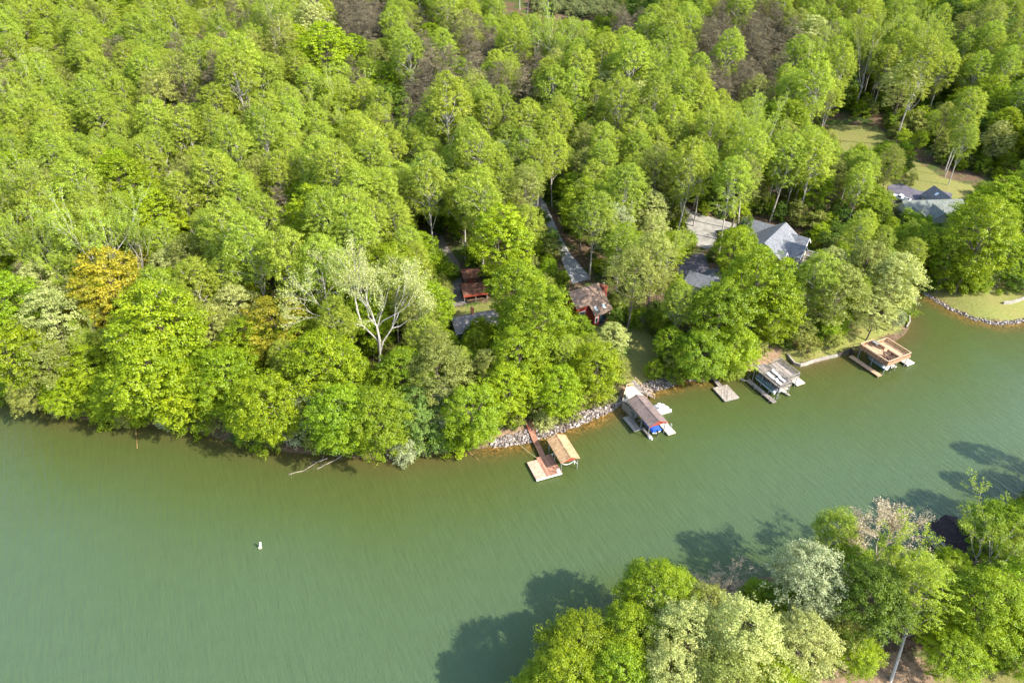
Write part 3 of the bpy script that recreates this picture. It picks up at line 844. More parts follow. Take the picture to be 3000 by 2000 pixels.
def blocked(x, y, z, H, R, base):
    for px, py, d in crown_px(x, y, z, H, R, base):
        if inpoly_px(CLEAR, px, py): return True
    return False

def place_hand():
    for h in HAND:
        for shrink in (1, .9, .8, .7, .6, .5):
            t = hand_tree(*h[:5], shrink, h[5] if len(h) > 5 else None)
            if h[2] < 30 or len(h) > 5 or not blocked(t['x'], t['y'], t['z'], t['H'], t['R'], t['base']):
                TREES.append(t)
                break

def hand_tree(cx, cy, r, kind, hs, shrink, foot=None):
        cx, cy, r = cx * 1.27551, cy * 1.27551, r * 1.27551 * shrink
        hires = cy > 1380
        v = len(TREES) % len(proto_of(kind, hires))
        tm, cm, R0, H0, b0 = proto_of(kind, hires)[v]
        g, s = 2.0, 1.0
        for _ in range(40):
            x, y = at(cx, cy, g + H0 * s * hs * (1 + b0) / 2)
            g = .5 * g + .5 * max(zt(x, y), .2)
            dep = proj(x, y, g + H0 * s * .6)[2]
            s = .6 * s + .4 * min(1.9, max(.25, r * dep / FPX / R0))
        tilt = (0, 0)
        bx, by = x, y
        if foot:
            hc = H0 * s * hs * (1 + b0) / 2
            bx, by, g = drop(*foot)
            x, y = at(cx, cy, g + hc)
            tilt = ((x - bx) / hc, (y - by) / hc)
        elif sd(x, y) < 1.0:
            # rooted on the bank and leaning out over the water
            for _ in range(60):
                if sd(bx, by) >= 1.2: break
                e = .5
                gx = sd(bx + e, by) - sd(bx - e, by); gy = sd(bx, by + e) - sd(bx, by - e)
                n = math.hypot(gx, gy) or 1
                bx += gx / n * .4; by += gy / n * .4
            hc = H0 * s * hs * (1 + b0) / 2
            k = min(1.0, hc * .75 / max(.01, math.dist((x, y), (bx, by))))
            tilt = ((x - bx) * k / hc, (y - by) * k / hc)
            g = max(zt(bx, by), .2)
        return (dict(x=bx, y=by, z=g, s=s, hs=hs, kind=kind, v=v, R=R0 * s, H=H0 * s * hs, base=b0, tilt=tilt, px=cx, py=cy, rp=r, hand=True, hires=hires))

def kind_at(px, py, rnd, x, y):
    for (c, rr) in PINE_PX:
        if math.dist(c, (px, py)) < rr * 1.15 and rnd.random() < .8: return 'pine'
    for (c, rr) in DARK_PX:
        if math.dist(c, (px, py)) < rr and rnd.random() < .5: return 'dark'
    for (c, rr) in LIME_PX:
        if math.dist(c, (px, py)) < rr and rnd.random() < .5: return 'lime'
    f = math.sin(x * .05 + 1) * math.cos(y * .043) + .5 * math.sin(x * .11 - y * .09)
    if math.dist((120, 800), (px, py)) < 210 and rnd.random() < .45: return 'thin'
    u = rnd.random() + .12 * f
    if u < .64: return 'poplar'
    if u < .76: return 'olive_tall'
    if u < .86: return 'broad'
    if u < .925: return 'lime'
    if u < .955: return 'pale'
    if u < .97: return 'dark'
    if u < .98: return 'pine'
    return 'thin'

SUN_XY = Vector((.885, -.465)).normalized() / math.tan(math.radians(40))
_LW = []
def shades(x, y, z, H, R, base):
    if not _LW: _LW.extend([wpoly(p) for p in LIT])
    for f, o in ((base + .15, 0), (.75, 0), (.75, .6), (.75, -.6), (1, 0)):
        h = H * f + z * .0
        sx, sy = x - SUN_XY.x * h + SUN_XY.y * o * R, y - SUN_XY.y * h - SUN_XY.x * o * R
        for w in _LW:
            if inside1(w, sx, sy): return True
    return False

def inside1(w, x, y):
    c = False
    for i in range(len(w)):
        x1, y1 = w[i]; x2, y2 = w[i - 1]
        if (y1 > y) != (y2 > y) and x < (x2 - x1) * (y - y1) / (y2 - y1) + x1: c = not c
    return c

def place_fill():
    rnd = random.Random(5)
    cand = []
    step = 3.6
    y = 60.0
    while y < 640:
        w = 60 + y * .95
        x = -w
        while x < w:
            cand.append((x + rnd.uniform(-.48, .48) * step, y + rnd.uniform(-.48, .48) * step))
            x += step
        y += step
    rnd.shuffle(cand)
    cell = 8.0
    grid = {}
    def put(t):
        grid.setdefault((int(t['x'] // cell), int(t['y'] // cell)), []).append(t)
    for t in TREES: put(t)
    def crowd(x, y, R, low):
        i, j = int(x // cell), int(y // cell)
        for a in range(i - 2, i + 3):
            for b in range(j - 2, j + 3):
                for t in grid.get((a, b), ()):
                    if t['kind'].endswith('_low') or t['H'] < 3.9: continue
                    if math.dist((x, y), (t['x'], t['y'])) < (R + t['R']) * (.66 if t.get('hand') else .56): return True
        return False
    lawn_w = [wpoly(p) for p in LAWN]
    for x, y in cand:
        if sd(x, y) < 3.0: continue
        z = zt(x, y)
        px, py, dep = proj(x, y, z + 14)
        if not (-330 < px < 3330 and -330 < py < 2450): continue
        if any(bool(inside(p, np.array(x), np.array(y))) for p in lawn_w): continue
        hires = py > 1380
        kind = kind_at(px, py, rnd, x, y)
        pr = proto_of(kind, hires)
        v = rnd.randrange(len(pr))
        tm, cm, R0, H0, b0 = pr[v]
        s = rnd.uniform(.8, 1.28) * (1.15 if y > 230 else 1.0)
        if sd(x, y) < 14: s *= .66
        hs = rnd.uniform(.88, 1.12)
        R, H = R0 * s, H0 * s * hs
        if crowd(x, y, R, False): continue
        if blocked(x, y, z, H, R, b0) or shades(x, y, z, H, R, b0):
            # a smaller tree may still fit
            kind = rnd.choice(['broad', 'lime', 'olive'])
            tm, cm, R0, H0, b0 = proto_of(kind)[0]; v = 0
            s, hs = rnd.uniform(.4, .6), 1.0
            R, H = R0 * s, H0 * s
            if crowd(x, y, R, False) or blocked(x, y, z, H, R, b0) or shades(x, y, z, H, R, b0): continue
        t = dict(x=x, y=y, z=z, s=s, hs=hs, kind=kind, v=v, R=R, H=H, base=b0, tilt=(rnd.gauss(0, .025), rnd.gauss(0, .025)), hires=hires)
        t['px'], t['py'], dep = proj(x, y, z + H * .65)
        t['rp'] = R * FPX / dep
        TREES.append(t); put(t)

def place_understory():
    """saplings under the canopy"""
    rnd = random.Random(9)
    out = []
    for _ in range(5200):
        y = rnd.uniform(75, 380); x = rnd.uniform(-1, 1) * (60 + y * .85)
        if sd(x, y) < 1.5: continue
        z = zt(x, y)
        px, py, d = proj(x, y, z + 2)
        if not (-200 < px < 3200 and 0 < py < 2200) or inpoly_px(CLEAR, px, py): continue
        kind = rnd.choice(['broad_low', 'lime_low', 'broad_low', 'olive_low', 'dark_low'])
        s = rnd.uniform(.6, 1.5)
        if blocked(x, y, z, 4 * s, 2.3 * s, 0): continue
        out.append(dict(x=x, y=y, z=z, s=s, hs=rnd.uniform(.8, 1.5), kind=kind, v=rnd.randrange(3)))
    return out

LAND = [('the brown-roofed house', 1720, 900), ('the tan-roofed dock', 1640, 1300), ('the red-gabled boathouse', 1890, 1200), ('the floating platform', 2120, 1130), ('the weathered sun deck', 2270, 1100),
        ('the brown sun deck', 2580, 1030), ('the grey gabled house', 2290, 720), ('the grey house with pickup', 2740, 600), ('the small red-trimmed shed', 1380, 840), ('the grey-roofed cottage', 1390, 940), ('the stone-edged lawn point', 2850, 880),
        ('the dark-roofed boathouse', 2780, 1560), ('the upper lawn lane', 2500, 360), ('the white buoy', 765, 1595), ('the golden oaks', 330, 850), ('the bare pale snag', 1100, 960), ('the round lime tree', 920, 657), ('the cream blossom column', 530, 567)]
ORD = ['leftmost', 'second from left', 'third from left', 'fourth from left', 'fifth from left', 'sixth from left', 'seventh from left', 'eighth from left', 'ninth from left']
def plural(d):
    return d + 's'

def label_trees(ts):
    cells = {}
    for t in ts:
        px, py = t['px'], t['py']
        best = min(LAND, key=lambda l: math.hypot(l[1] - px, (l[2] - py) * 1.2))
        dx, dy = px - best[1], py - best[2]
        if py > 1390 and best[0] == 'the dark-roofed boathouse' and abs(dx) < 160 and dy > 0: zone = 'in front of ' + best[0]
        elif abs(dx) > abs(dy) * 1.1: zone = ('right of ' if dx > 0 else 'left of ') + best[0]
        else: zone = ('below ' if dy > 0 else 'behind ') + best[0]
        far = math.hypot(dx, dy) > 260
        if far: zone = 'well ' + zone if not zone.startswith('in front') else zone
        t['zone'] = zone
        cells.setdefault((DESC[t['kind']], zone), []).append(t)
    def finish(d, zone, lst, extra=''):
        lst.sort(key=lambda t: t['px'])
        n = len(lst)
        for i, t in enumerate(lst):
            if n == 1: t['label'] = f'{extra}{d} {zone}'.strip()
            elif i == n - 1: t['label'] = f'rightmost {extra}{d} {zone}'
            else: t['label'] = f'{ORD[i]} {extra}{d} {zone}'
            t['group'] = f'{plural(d)} {zone}'
    for (d, zone), lst in cells.items():
        if len(lst) <= 7: finish(d, zone, lst)
        else:
            lst.sort(key=lambda t: t['py'])
            k = math.ceil(len(lst) / 6)
            names = {2: ['farther row, ', 'nearer row, '], 3: ['far row, ', 'middle row, ', 'near row, ']}.get(k)
            per = math.ceil(len(lst) / k)
            for i in range(k):
                nm = names[i] if names else f'row {i + 1} from top, '
                finish(d, zone, lst[i * per:(i + 1) * per], nm)

def plant(t):
    tm, cm, R0, H0, b0 = proto_of(t['kind'], t.get('hires'))[t['v']]
    low = t['kind'].endswith('_low')
    root = bpy.data.objects.new(NAMES[t['kind']], None)
    tag(root, t['label'], 'shrub' if low else 'tree', t['group'])
    link(root)
    root.location = (t['x'], t['y'], t['z'])
    q = Vector((t['tilt'][0], t['tilt'][1], 1)).normalized()
    rot = Vector((0, 0, 1)).rotation_difference(q) @ Quaternion((0, 0, 1), t['x'] * 7.1 + t['y'] * 3.3)
    root.rotation_mode = 'QUATERNION'
    root.rotation_quaternion = rot
    root.scale = (t['s'], t['s'], t['s'] * t['hs'])
    for nm, me in (('trunk', tm), ('crown', cm)):
        o = bpy.data.objects.new(nm if not low else {'trunk': 'stem', 'crown': 'foliage'}[nm], me)
        link(o, root)

def build_forest(ts, low):
    """all the growth beyond the individual trees: instances on points, one object"""
    groups = {}
    col = bpy.data.collections.new('forest_sources')
    names, keys = [], {}
    for t in ts + low:
        k = (t['kind'], bool(t.get('hires')), t['v'])
        if k not in keys:
            tm, cm, R0, H0, b0 = proto_of(t['kind'], k[1])[t['v']]
            me = bpy.data.meshes.new('forest_tree')
            nv = len(tm.vertices)
            a = np.empty(nv * 3, np.float32); tm.vertices.foreach_get('co', a)
            b = np.empty(len(cm.vertices) * 3, np.float32); cm.vertices.foreach_get('co', b)
            fs = [tuple(p.vertices) for p in tm.polygons]
            co = np.concatenate([a, b]).reshape(-1, 3)
            me.from_pydata(co.tolist(), [], fs + [tuple(i + nv for i in p.vertices) for p in cm.polygons])
            me.materials.append(tm.materials[0]); me.materials.append(cm.materials[0])
            mi = np.zeros(len(me.polygons), np.int32); mi[len(fs):] = 1
            me.polygons.foreach_set('material_index', mi)
            tt = np.zeros(len(co), np.float32); ta = np.empty(len(co) - nv, np.float32)
            cm.attributes['tint'].data.foreach_get('value', ta); tt[nv:] = ta
            at_ = me.attributes.new('tint', 'FLOAT', 'POINT'); at_.data.foreach_set('value', tt)
            me.update()
            keys[k] = len(names)
            o = bpy.data.objects.new('forest_source_%03d' % len(names), me)
            col.objects.link(o); names.append(o)
    allt = ts + low
    me = bpy.data.meshes.new('forest')
    n = len(allt)
    me.vertices.add(n)
    me.vertices.foreach_set('co', np.array([(t['x'], t['y'], t['z']) for t in allt], np.float32).ravel())
    a = me.attributes.new('which', 'INT', 'POINT'); a.data.foreach_set('value', np.array([keys[(t['kind'], bool(t.get('hires')), t['v'])] for t in allt], np.int32))
    a = me.attributes.new('size', 'FLOAT_VECTOR', 'POINT'); a.data.foreach_set('vector', np.array([(t['s'], t['s'], t['s'] * t['hs']) for t in allt], np.float32).ravel())
    a = me.attributes.new('turn', 'FLOAT_VECTOR', 'POINT'); a.data.foreach_set('vector', np.array([(0, 0, t['x'] * 7.1 + t['y'] * 3.3) for t in allt], np.float32).ravel())
    o = bpy.data.objects.new('forest', me)
    link(tag(o, 'dense spring hardwood forest covering the hillside behind the shore', 'forest', kind='stuff'))
    ng = bpy.data.node_groups.new('scatter_forest', 'GeometryNodeTree')
    ng.interface.new_socket('Geometry', in_out='INPUT', socket_type='NodeSocketGeometry')
    ng.interface.new_socket('Geometry', in_out='OUTPUT', socket_type='NodeSocketGeometry')
    gi = ng.nodes.new('NodeGroupInput'); go = ng.nodes.new('NodeGroupOutput')
    ci = ng.nodes.new('GeometryNodeCollectionInfo')
    ci.inputs['Collection'].default_value = col
    ci.inputs['Separate Children'].default_value = True
    ci.inputs['Reset Children'].default_value = True
    ip = ng.nodes.new('GeometryNodeInstanceOnPoints')
    ip.inputs['Pick Instance'].default_value = True
    def attr(nm, ty):
        x = ng.nodes.new('GeometryNodeInputNamedAttribute'); x.data_type = ty; x.inputs['Name'].default_value = nm
        return x.outputs['Attribute']
    ng.links.new(gi.outputs[0], ip.inputs['Points'])
    ng.links.new(ci.outputs[0], ip.inputs['Instance'])
    ng.links.new(attr('which', 'INT'), ip.inputs['Instance Index'])
    er = ng.nodes.new('FunctionNodeEulerToRotation')
    ng.links.new(attr('turn', 'FLOAT_VECTOR'), er.inputs[0])
    ng.links.new(er.outputs[0], ip.inputs['Rotation'])
    ng.links.new(attr('size', 'FLOAT_VECTOR'), ip.inputs['Scale'])
    ng.links.new(ip.outputs[0], go.inputs[0])
    md = o.modifiers.new('forest', 'NODES'); md.node_group = ng

def build_trees():
    protos()
    place_hand()
    place_fill()
    seen = [t for t in TREES if -60 < t['px'] < 3060 and -40 < t['py'] < 2080]
    low_h = [t for t in TREES if t.get('hand') and t['kind'].endswith('_low')]
    hand = [t for t in TREES if t.get('hand') and not t['kind'].endswith('_low') and t in seen]
    rest = sorted([t for t in seen if not t.get('hand')], key=lambda t: -t['rp'])
    solo = hand + rest[:max(0, 300 - len(hand))]
    ids = {id(t) for t in solo + low_h}
    label_trees(solo + low_h)
    for t in solo + low_h: plant(t)
    other = [t for t in TREES if id(t) not in ids]
    low = place_understory()
    # young pines on the cleared field at the top
    rnd = random.Random(3)
    for _ in range(420):
        px, py = rnd.uniform(1555, 1830), rnd.uniform(-14, 52)
        x, y, z = drop(px, py, 1)
        if py > 40 and px < 1660: continue
        low.append(dict(x=x, y=y, z=zt(x, y), s=rnd.uniform(.7, 1.2), hs=1, kind='fir', v=rnd.randrange(2)))
    build_forest(other, low)
    print('TREES', len(TREES), 'solo', len(solo), 'low', len(low_h), 'forest', len(other), 'understory', len(low))
# ------------------------------------------------------------------ docks, houses and the small things
M = {}
def thing_mats():
    M['tan_shingle'] = m_shingle('tan_shingles', (.46, .29, .15), .28)
    M['brown_shingle'] = m_shingle('brown_shingles', (.20, .15, .13), .25)
    M['house_brown'] = m_shingle('house_brown_shingles', (.24, .165, .12), .22)
    M['grey_shingle'] = m_shingle('grey_shingles', (.19, .195, .205), .2)
    M['slate_shingle'] = m_shingle('slate_shingles', (.15, .155, .165), .2)
    M['flat_grey'] = m_shingle('pale_grey_shingles', (.235, .215, .205), .12)
    M['rust_shingle'] = m_shingle('rusty_brown_shingles', (.16, .075, .05), .3)
    M['dark_shingle'] = m_shingle('dark_brown_shingles', (.05, .035, .035), .35)
    M['green_shingle'] = m_shingle('green_grey_shingles', (.19, .205, .175), .15)
    M['red_deck'] = m_planks('reddish_deck_boards', (.40, .20, .125), .14, 'x')
    M['rose_deck'] = m_planks('faded_rose_boards', (.55, .355, .245), .14, 'x', .15)
    M['grey_deck'] = m_planks('weathered_boards', (.30, .255, .215), .14, 'x', .45)
    M['grey_deck_diag'] = m_planks('weathered_diagonal_boards', (.37, .315, .26), .15, 'd', .4)
    M['pale_deck'] = m_planks('bleached_boards', (.66, .56, .44), .14, 'y', .18)
    M['new_deck'] = m_planks('sunny_cedar_boards', (.53, .34, .20), .14, 'x', .22)
    M['cedar'] = m_planks('cedar_trim', (.36, .21, .125), .12, 'z', .25)
    M['cedar_pale'] = m_plain('pale_cedar_cap', (.58, .40, .26), .7)
    M['grey_wood'] = m_plain('grey_wood', (.25, .22, .19), .85, .3, 2)
    M['dark_wood'] = m_plain('dark_wet_wood', (.07, .055, .045), .8, .4, 2)
    M['post'] = m_plain('blue_grey_post', (.22, .23, .225), .7, .3, 1.5)
    M['red_paint'] = m_plain('red_paint', (.30, .058, .036), .6, .15)
    M['brick_red'] = m_brick('red_brick', (.40, .085, .055))
    M['brick_brown'] = m_brick('brown_brick', (.32, .13, .07))
    M['white'] = m_plain('white_paint', (.78, .77, .74), .5, .08)
    M['cream'] = m_plain('cream_siding', (.62, .58, .5), .6, .1)
    M['brown_wall'] = m_planks('brown_siding', (.16, .10, .065), .2, 'z', .2)
    M['plastic'] = m_plain('moulded_white_float', (.74, .70, .64), .5, .08)
    M['glass'] = m_plain('dark_window_glass', (.03, .045, .055), .08, .2, 2, .6)
    M['skylight'] = m_plain('pale_skylight_glass', (.48, .56, .60), .12, .1, 2, .7)
    M['metal'] = m_plain('dull_aluminium', (.52, .54, .56), .35, .12, 4, .5, .6)
    M['steel'] = m_plain('galvanised_steel', (.35, .37, .38), .45, .2, 4, .5, .5)
    M['black'] = m_plain('black_metal', (.02, .02, .022), .45, .3)
    M['blue_cover'] = m_plain('blue_canvas', (.022, .085, .46), .75, .2, 2)
    M['grey_cover'] = m_plain('grey_boat_canvas', (.19, .19, .185), .8, .25, 1.5)
    M['teal_hull'] = m_plain('teal_hull', (.05, .14, .15), .25, .1, 2, .5)
    M['hull_white'] = m_plain('white_gelcoat', (.72, .73, .72), .25, .05, 2, .5)
    M['truck_white'] = m_plain('white_truck_paint', (.76, .77, .76), .25, .04, 2, .5)
    M['truck_sage'] = m_plain('sage_lower_paint', (.20, .27, .22), .3, .05, 2, .5)
    M['rubber'] = m_plain('tyre_rubber', (.02, .02, .02), .8, .2)
    M['fabric'] = m_plain('white_sling_fabric', (.80, .80, .80), .8, .05)
    M['blue_plastic'] = m_plain('blue_plastic', (.02, .06, .33), .4, .15)
    M['green_plastic'] = m_plain('dark_green_plastic', (.015, .05, .04), .5, .15)
    M['rope'] = m_plain('yellowed_rope', (.55, .48, .28), .9, .15, 8)
    M['buoy_band'] = m_plain('cream_buoy_collar', (.72, .58, .34), .5, .1)
    M['brown_chair'] = m_plain('brown_wicker', (.09, .05, .035), .8, .4, 6)
    M['stone'] = m_stone()
    M['concrete'] = m_gravel('seawall_concrete', (.34, .31, .26))
    M['bleached'] = m_bark('bleached_wood', (.32, .27, .21))
    M['sunken'] = m_plain('sunken_log_wood', (.17, .11, .035), .7, .3, 2)

def m_stone():
    m, nt, N, L = new_mat('riprap_stone')
    a = node(nt, 'ShaderNodeAttribute', attribute_name='tone')
    pos = N.new('ShaderNodeNewGeometry').outputs['Position']
    c = ramp(nt, a.outputs['Fac'], [(0, (.07, .055, .045)), (.35, (.17, .14, .12)), (.7, (.29, .25, .225)), (1, (.46, .41, .38))])
    c = mixrgb(nt, .5, c, ramp(nt, noise(nt, pos, 5, 3), [(.3, .7), (.7, 1.2)]), 'MULTIPLY')
    surf(nt, c, .9, .15)
    return m

def frame(zoom, s, pt, z):
    return at(zoom[0] + pt[0] / s, zoom[1] + pt[1] / s, z)

def part(name, mat, parent, fn, **kw):
    mb = MB(); fn(mb)
    return mb.build(name, M[mat] if isinstance(mat, str) else mat, parent, **kw)

def gable(mb, x0, x1, y0, y1, ze, zr, t=.14, along='x', ridge=.5):
    """two roof slabs; ridge along x or y, at fraction ridge of the width"""
    def P(a, b, z): return (a, b, z) if along == 'x' else (b, a, z)
    a0, a1, b0, b1 = (x0, x1, y0, y1) if along == 'x' else (y0, y1, x0, x1)
    m = b0 + (b1 - b0) * ridge
    for e in (b0, b1):
        low = [P(a0, e, ze), P(a1, e, ze), P(a1, m, zr), P(a0, m, zr)]
        top = [(p[0], p[1], p[2] + t) for p in low]
        k = [low[i] for i in range(4)]
        nz = (Vector(k[1]) - Vector(k[0])).cross(Vector(k[2]) - Vector(k[1])).z
        if nz < 0: low, top = low[::-1], top[::-1]
        mb.solid(low, top)

def gable_fill(mb, x0, x1, y0, y1, z0, ze, zr, along='x', ridge=.5):
    """walls with gable ends as one solid"""
    def P(a, b, z): return (a, b, z) if along == 'x' else (b, a, z)
    a0, a1, b0, b1 = (x0, x1, y0, y1) if along == 'x' else (y0, y1, x0, x1)
    m = b0 + (b1 - b0) * ridge
    prof = [(b0, z0), (b1, z0), (b1, ze), (m, zr), (b0, ze)]
    A = [P(a0, b, z) for b, z in prof]; B = [P(a1, b, z) for b, z in prof]
    if along == 'x': mb.solid(A[::-1], B[::-1])
    else: mb.solid(A, B)

def rail(mb, p, q, h=.95, gap=.16, caps=.1):
    p, q = Vector(p), Vector(q)
    ln = (q - p).length
    up = Vector((0, 0, 1))
    mb.bar(p + up * h, q + up * h, caps, .05)
    mb.bar(p + up * (h - .12), q + up * (h - .12), .05, .08)
    mb.bar(p + up * .1, q + up * .1, .05, .08)
    n = max(1, round(ln / 1.6))
    for i in range(n + 1):
        x = p.lerp(q, i / n); mb.bar(x - up * .05, x + up * (h - .03), .1)
    n = max(1, int(ln / gap))
    for i in range(1, n):
        x = p.lerp(q, i / n); mb.bar(x + up * .1, x + up * (h - .12), .035)

def posts(parent, pts, z0, z1, mat='post', r=.09, name='post'):
    for x, y in pts:
        part(name, mat, parent, lambda mb: mb.tube((x, y, z0), (x, y, z1), r, r, 8))

def ladder(mb, x, y, z0, z1, w=.42, dx=.0, dy=1):
    a, b = (0, w / 2) if dy else (w / 2, 0)
    for s in (-1, 1): mb.tube((x + a * s, y + b * s, z0), (x + a * s, y + b * s, z1), .03, .03, 6)
    k = z0 + .25
    while k < z1 - .05:
        mb.bar((x - a, y - b, k), (x + a, y + b, k), .07, .035); k += .28

def make_dock_tan():
    o = frame((1500, 1220), 7.84, (795, 540), 3.0)
    t = thing('boat_dock', 'small covered dock with tan gable roof and reddish deck on the water', 'boat dock', (*o, 0), -69.5)
    part('deck', 'rose_deck', t, lambda b: b.box(2.1, 7.1, -5.0, -2.82, .36, .6))
    tag(part('deck', 'red_deck', t, lambda b: (b.box(1.55, 7.1, -2.8, .35, .36, .605))), 'redder boards of the deck beside the slip')
    part('bumper', 'white', t, lambda b: (b.box(7.1, 7.2, -5.0, .3, .3, .63)))
    part('skirt_beam', 'grey_wood', t, lambda b: (b.box(2.15, 7.05, -4.95, -4.8, .02, .355), b.box(2.15, 2.3, -4.8, -2.9, .02, .355), b.box(1.6, 7.05, .1, .25, .02, .355)))
    part('gangway', 'red_deck', t, lambda b: (b.solid([(1.54, -2.0, .5), (1.54, -.85, .5), (-4.3, -.5, .5), (-4.3, -1.6, .5)][::-1], [(1.54, -2.0, .66), (1.54, -.85, .66), (-4.3, -.5, .66), (-4.3, -1.6, .66)][::-1])
         , b.solid([(-4.3, -1.6, .5), (-4.3, -.5, .5), (-7.6, -.35, 1.35), (-7.6, -1.45, 1.35)][::-1][::-1], [(-4.3, -1.6, .66), (-4.3, -.5, .66), (-7.6, -.35, 1.5), (-7.6, -1.45, 1.5)][::-1][::-1])))
    part('railing', 'red_paint', t, lambda b: [(b.bar((-4.6 - 3 * k, y + .04 * k, .7 + .8 * k), (-4.6 - 3 * k, y + .04 * k, 1.5 + .8 * k), .07)) for k in (0, .5, 1) for y in (-1.62, -.42)] + [b.bar((-4.6, y, 1.5), (-7.6, y + .04, 2.3), .07) for y in (-1.62, -.42)])
    posts(t, [(.6, .35), (.6, 3.75), (3.4, .35), (3.4, 3.75), (6.6, .35), (6.6, 3.75)], -2.5, 3.0, 'post', .085)
    part('beam', 'grey_wood', t, lambda b: (b.box(.3, 6.8, .27, .41, 2.78, 2.98), b.box(.3, 6.8, 3.68, 3.82, 2.78, 2.98), b.box(.5, .66, .41, 3.68, 2.8, 2.96), b.box(3.3, 3.46, .41, 3.68, 2.8, 2.96)))
    r = part('roof', 'tan_shingle', t, lambda b: gable(b, 0, 7.0, 0, 4.1, 3.0, 3.95))
    part('ridge_cap', 'tan_shingle', r, lambda b: b.box(0.02, 6.98, 1.93, 2.17, 4.075, 4.115))
    part('gable_end', 'red_paint', t, lambda b: (b.solid([(6.8, .25, 2.97), (6.8, 3.85, 2.97), (6.8, 2.05, 3.87)], [(6.86, .25, 2.97), (6.86, 3.85, 2.97), (6.86, 2.05, 3.87)]), b.solid([(.14, .25, 2.97), (.14, 3.85, 2.97), (.14, 2.05, 3.87)], [(.2, .25, 2.97), (.2, 3.85, 2.97), (.2, 2.05, 3.87)])))
    def swag(b):
        prev = None
        for i in range(9):
            k = i / 8; p = (6.9, .4 + 2.5 * k, 2.85 - 1.5 * k * (1 - k) * 1.6)
            if prev: b.bar(prev, p, .12, .05)
            prev = p
        b.bar((6.9, 2.9, 2.85), (6.9, 3.6, 1.7), .09, .05); b.bar((6.9, 2.95, 2.8), (6.9, 3.0, 1.9), .14, .05)
    part('hanging_strap', 'white', t, swag)
    part('ladder', 'white', t, lambda b: ladder(b, 6.95, -.45, .62, 1.95))
    part('cleat_rack', 'white', t, lambda b: (b.box(6.4, 6.9, -.1, .1, .61, .8), b.box(2.0, 2.1, .2, 1.1, .9, .98), b.box(2.0, 2.1, .4, .48, .0, .9)))
    # mooring rope from the bank
    a, c = at(1504, 1288, .35), at(1571, 1340, .75)
    def rp(b):
        P = None
        for i in range(13):
            k = i / 12; q = (a[0] + (c[0] - a[0]) * k, a[1] + (c[1] - a[1]) * k, .5 + .25 * k - .5 * k * (1 - k))
            if P: b.tube(P, q, .035, .035, 5)
            P = q
    tag(part('mooring_rope', 'rope', None, rp), 'pale mooring rope stretched from the stony bank to the tan-roofed dock', 'rope')
    for px, py, m, lb in ((1507, 1245, 'blue_plastic', 'blue plastic barrel standing on the bank above the stones'), (1557, 1227, 'green_plastic', 'dark green bin beside the top of the red gangway')):
        x, y, z = drop(px, py, .4)
        b = thing('barrel' if m[0] == 'b' else 'bin', lb, 'barrel' if m[0] == 'b' else 'bin', (x, y, z))
        part('body', m, b, lambda mb: mb.lathe((0, 0, 0), [(.26, 0), (.31, .2), (.32, .5), (.31, .75), (.27, .9)], 14), smooth=True)
        part('lid', 'white' if m[0] == 'b' else 'steel', b, lambda mb: mb.lathe((0, 0, .9), [(.28, 0), (.29, .05), (.1, .1)], 14))

def boat_hull(mb, x0, x1, w, z0, h, bow=1):
    """lofted hull; bow at x0 (bow=1)"""
    n = 11
    rows = []
    for i in range(n):
        k = i / (n - 1)
        hw = w / 2 * (1 - (1 - min(1, k / .45)) ** 2.2) if k < .45 else w / 2
        hw = max(hw, .04)
        keel = z0 + h * .55 * (1 - min(1, k / .35)) ** 1.6
        sh = z0 + h + .12 * (1 - k)
        x = x0 + (x1 - x0) * k
        rows.append([(x, -hw, sh), (x, -hw * .9, z0 + h * .45), (x, 0, keel), (x, hw * .9, z0 + h * .45), (x, hw, sh)])
    mb.grid(rows)
    mb.face(rows[-1])
    mb.grid([[r[0], r[-1]] for r in rows][::-1])

def boat_cover(mb, x0, x1, w, z0, h, taper=.55):
    rows = []
    for i in range(13):
        k = i / 12
        hw = w / 2 * (1 - (1 - min(1, k / .45)) ** 2.2 if k < .45 else 1)
        hw = max(hw, .05)
        top = h * (.25 + .75 * math.sin(min(1, k * 1.5) * math.pi / 2)) * (1 - .35 * max(0, k - .7) / .3) * (1 + .06 * math.sin(k * 19))
        r = []
        for j in range(11):
            a = math.pi * j / 10
            r.append((x0 + (x1 - x0) * k, -hw * math.cos(a), z0 - .08 + top * math.sin(a) ** .7))
        rows.append(r)
    mb.grid(rows)
    mb.face(rows[-1]); mb.face(rows[0][::-1])

def outboard(parent, x, y, z):
    m = part('outboard_motor', 'black', parent, lambda b: (b.lathe((x + .15, y, z + .1), [(.1, 0), (.2, .08), (.22, .35), (.16, .55), (.06, .6)], 10), b.box(x + .08, x + .26, y - .05, y + .05, z - .8, z + .1), b.box(x + .0, x + .5, y - .02, y + .02, z - .75, z - .68)))
    part('propeller', 'steel', m, lambda b: (b.tube((x + .4, y, z - .72), (x + .55, y, z - .72), .06, .04, 8), b.box(x + .46, x + .49, y - .16, y + .16, z - .75, z - .69), b.box(x + .46, x + .49, y - .03, y + .03, z - .88, z - .56)))

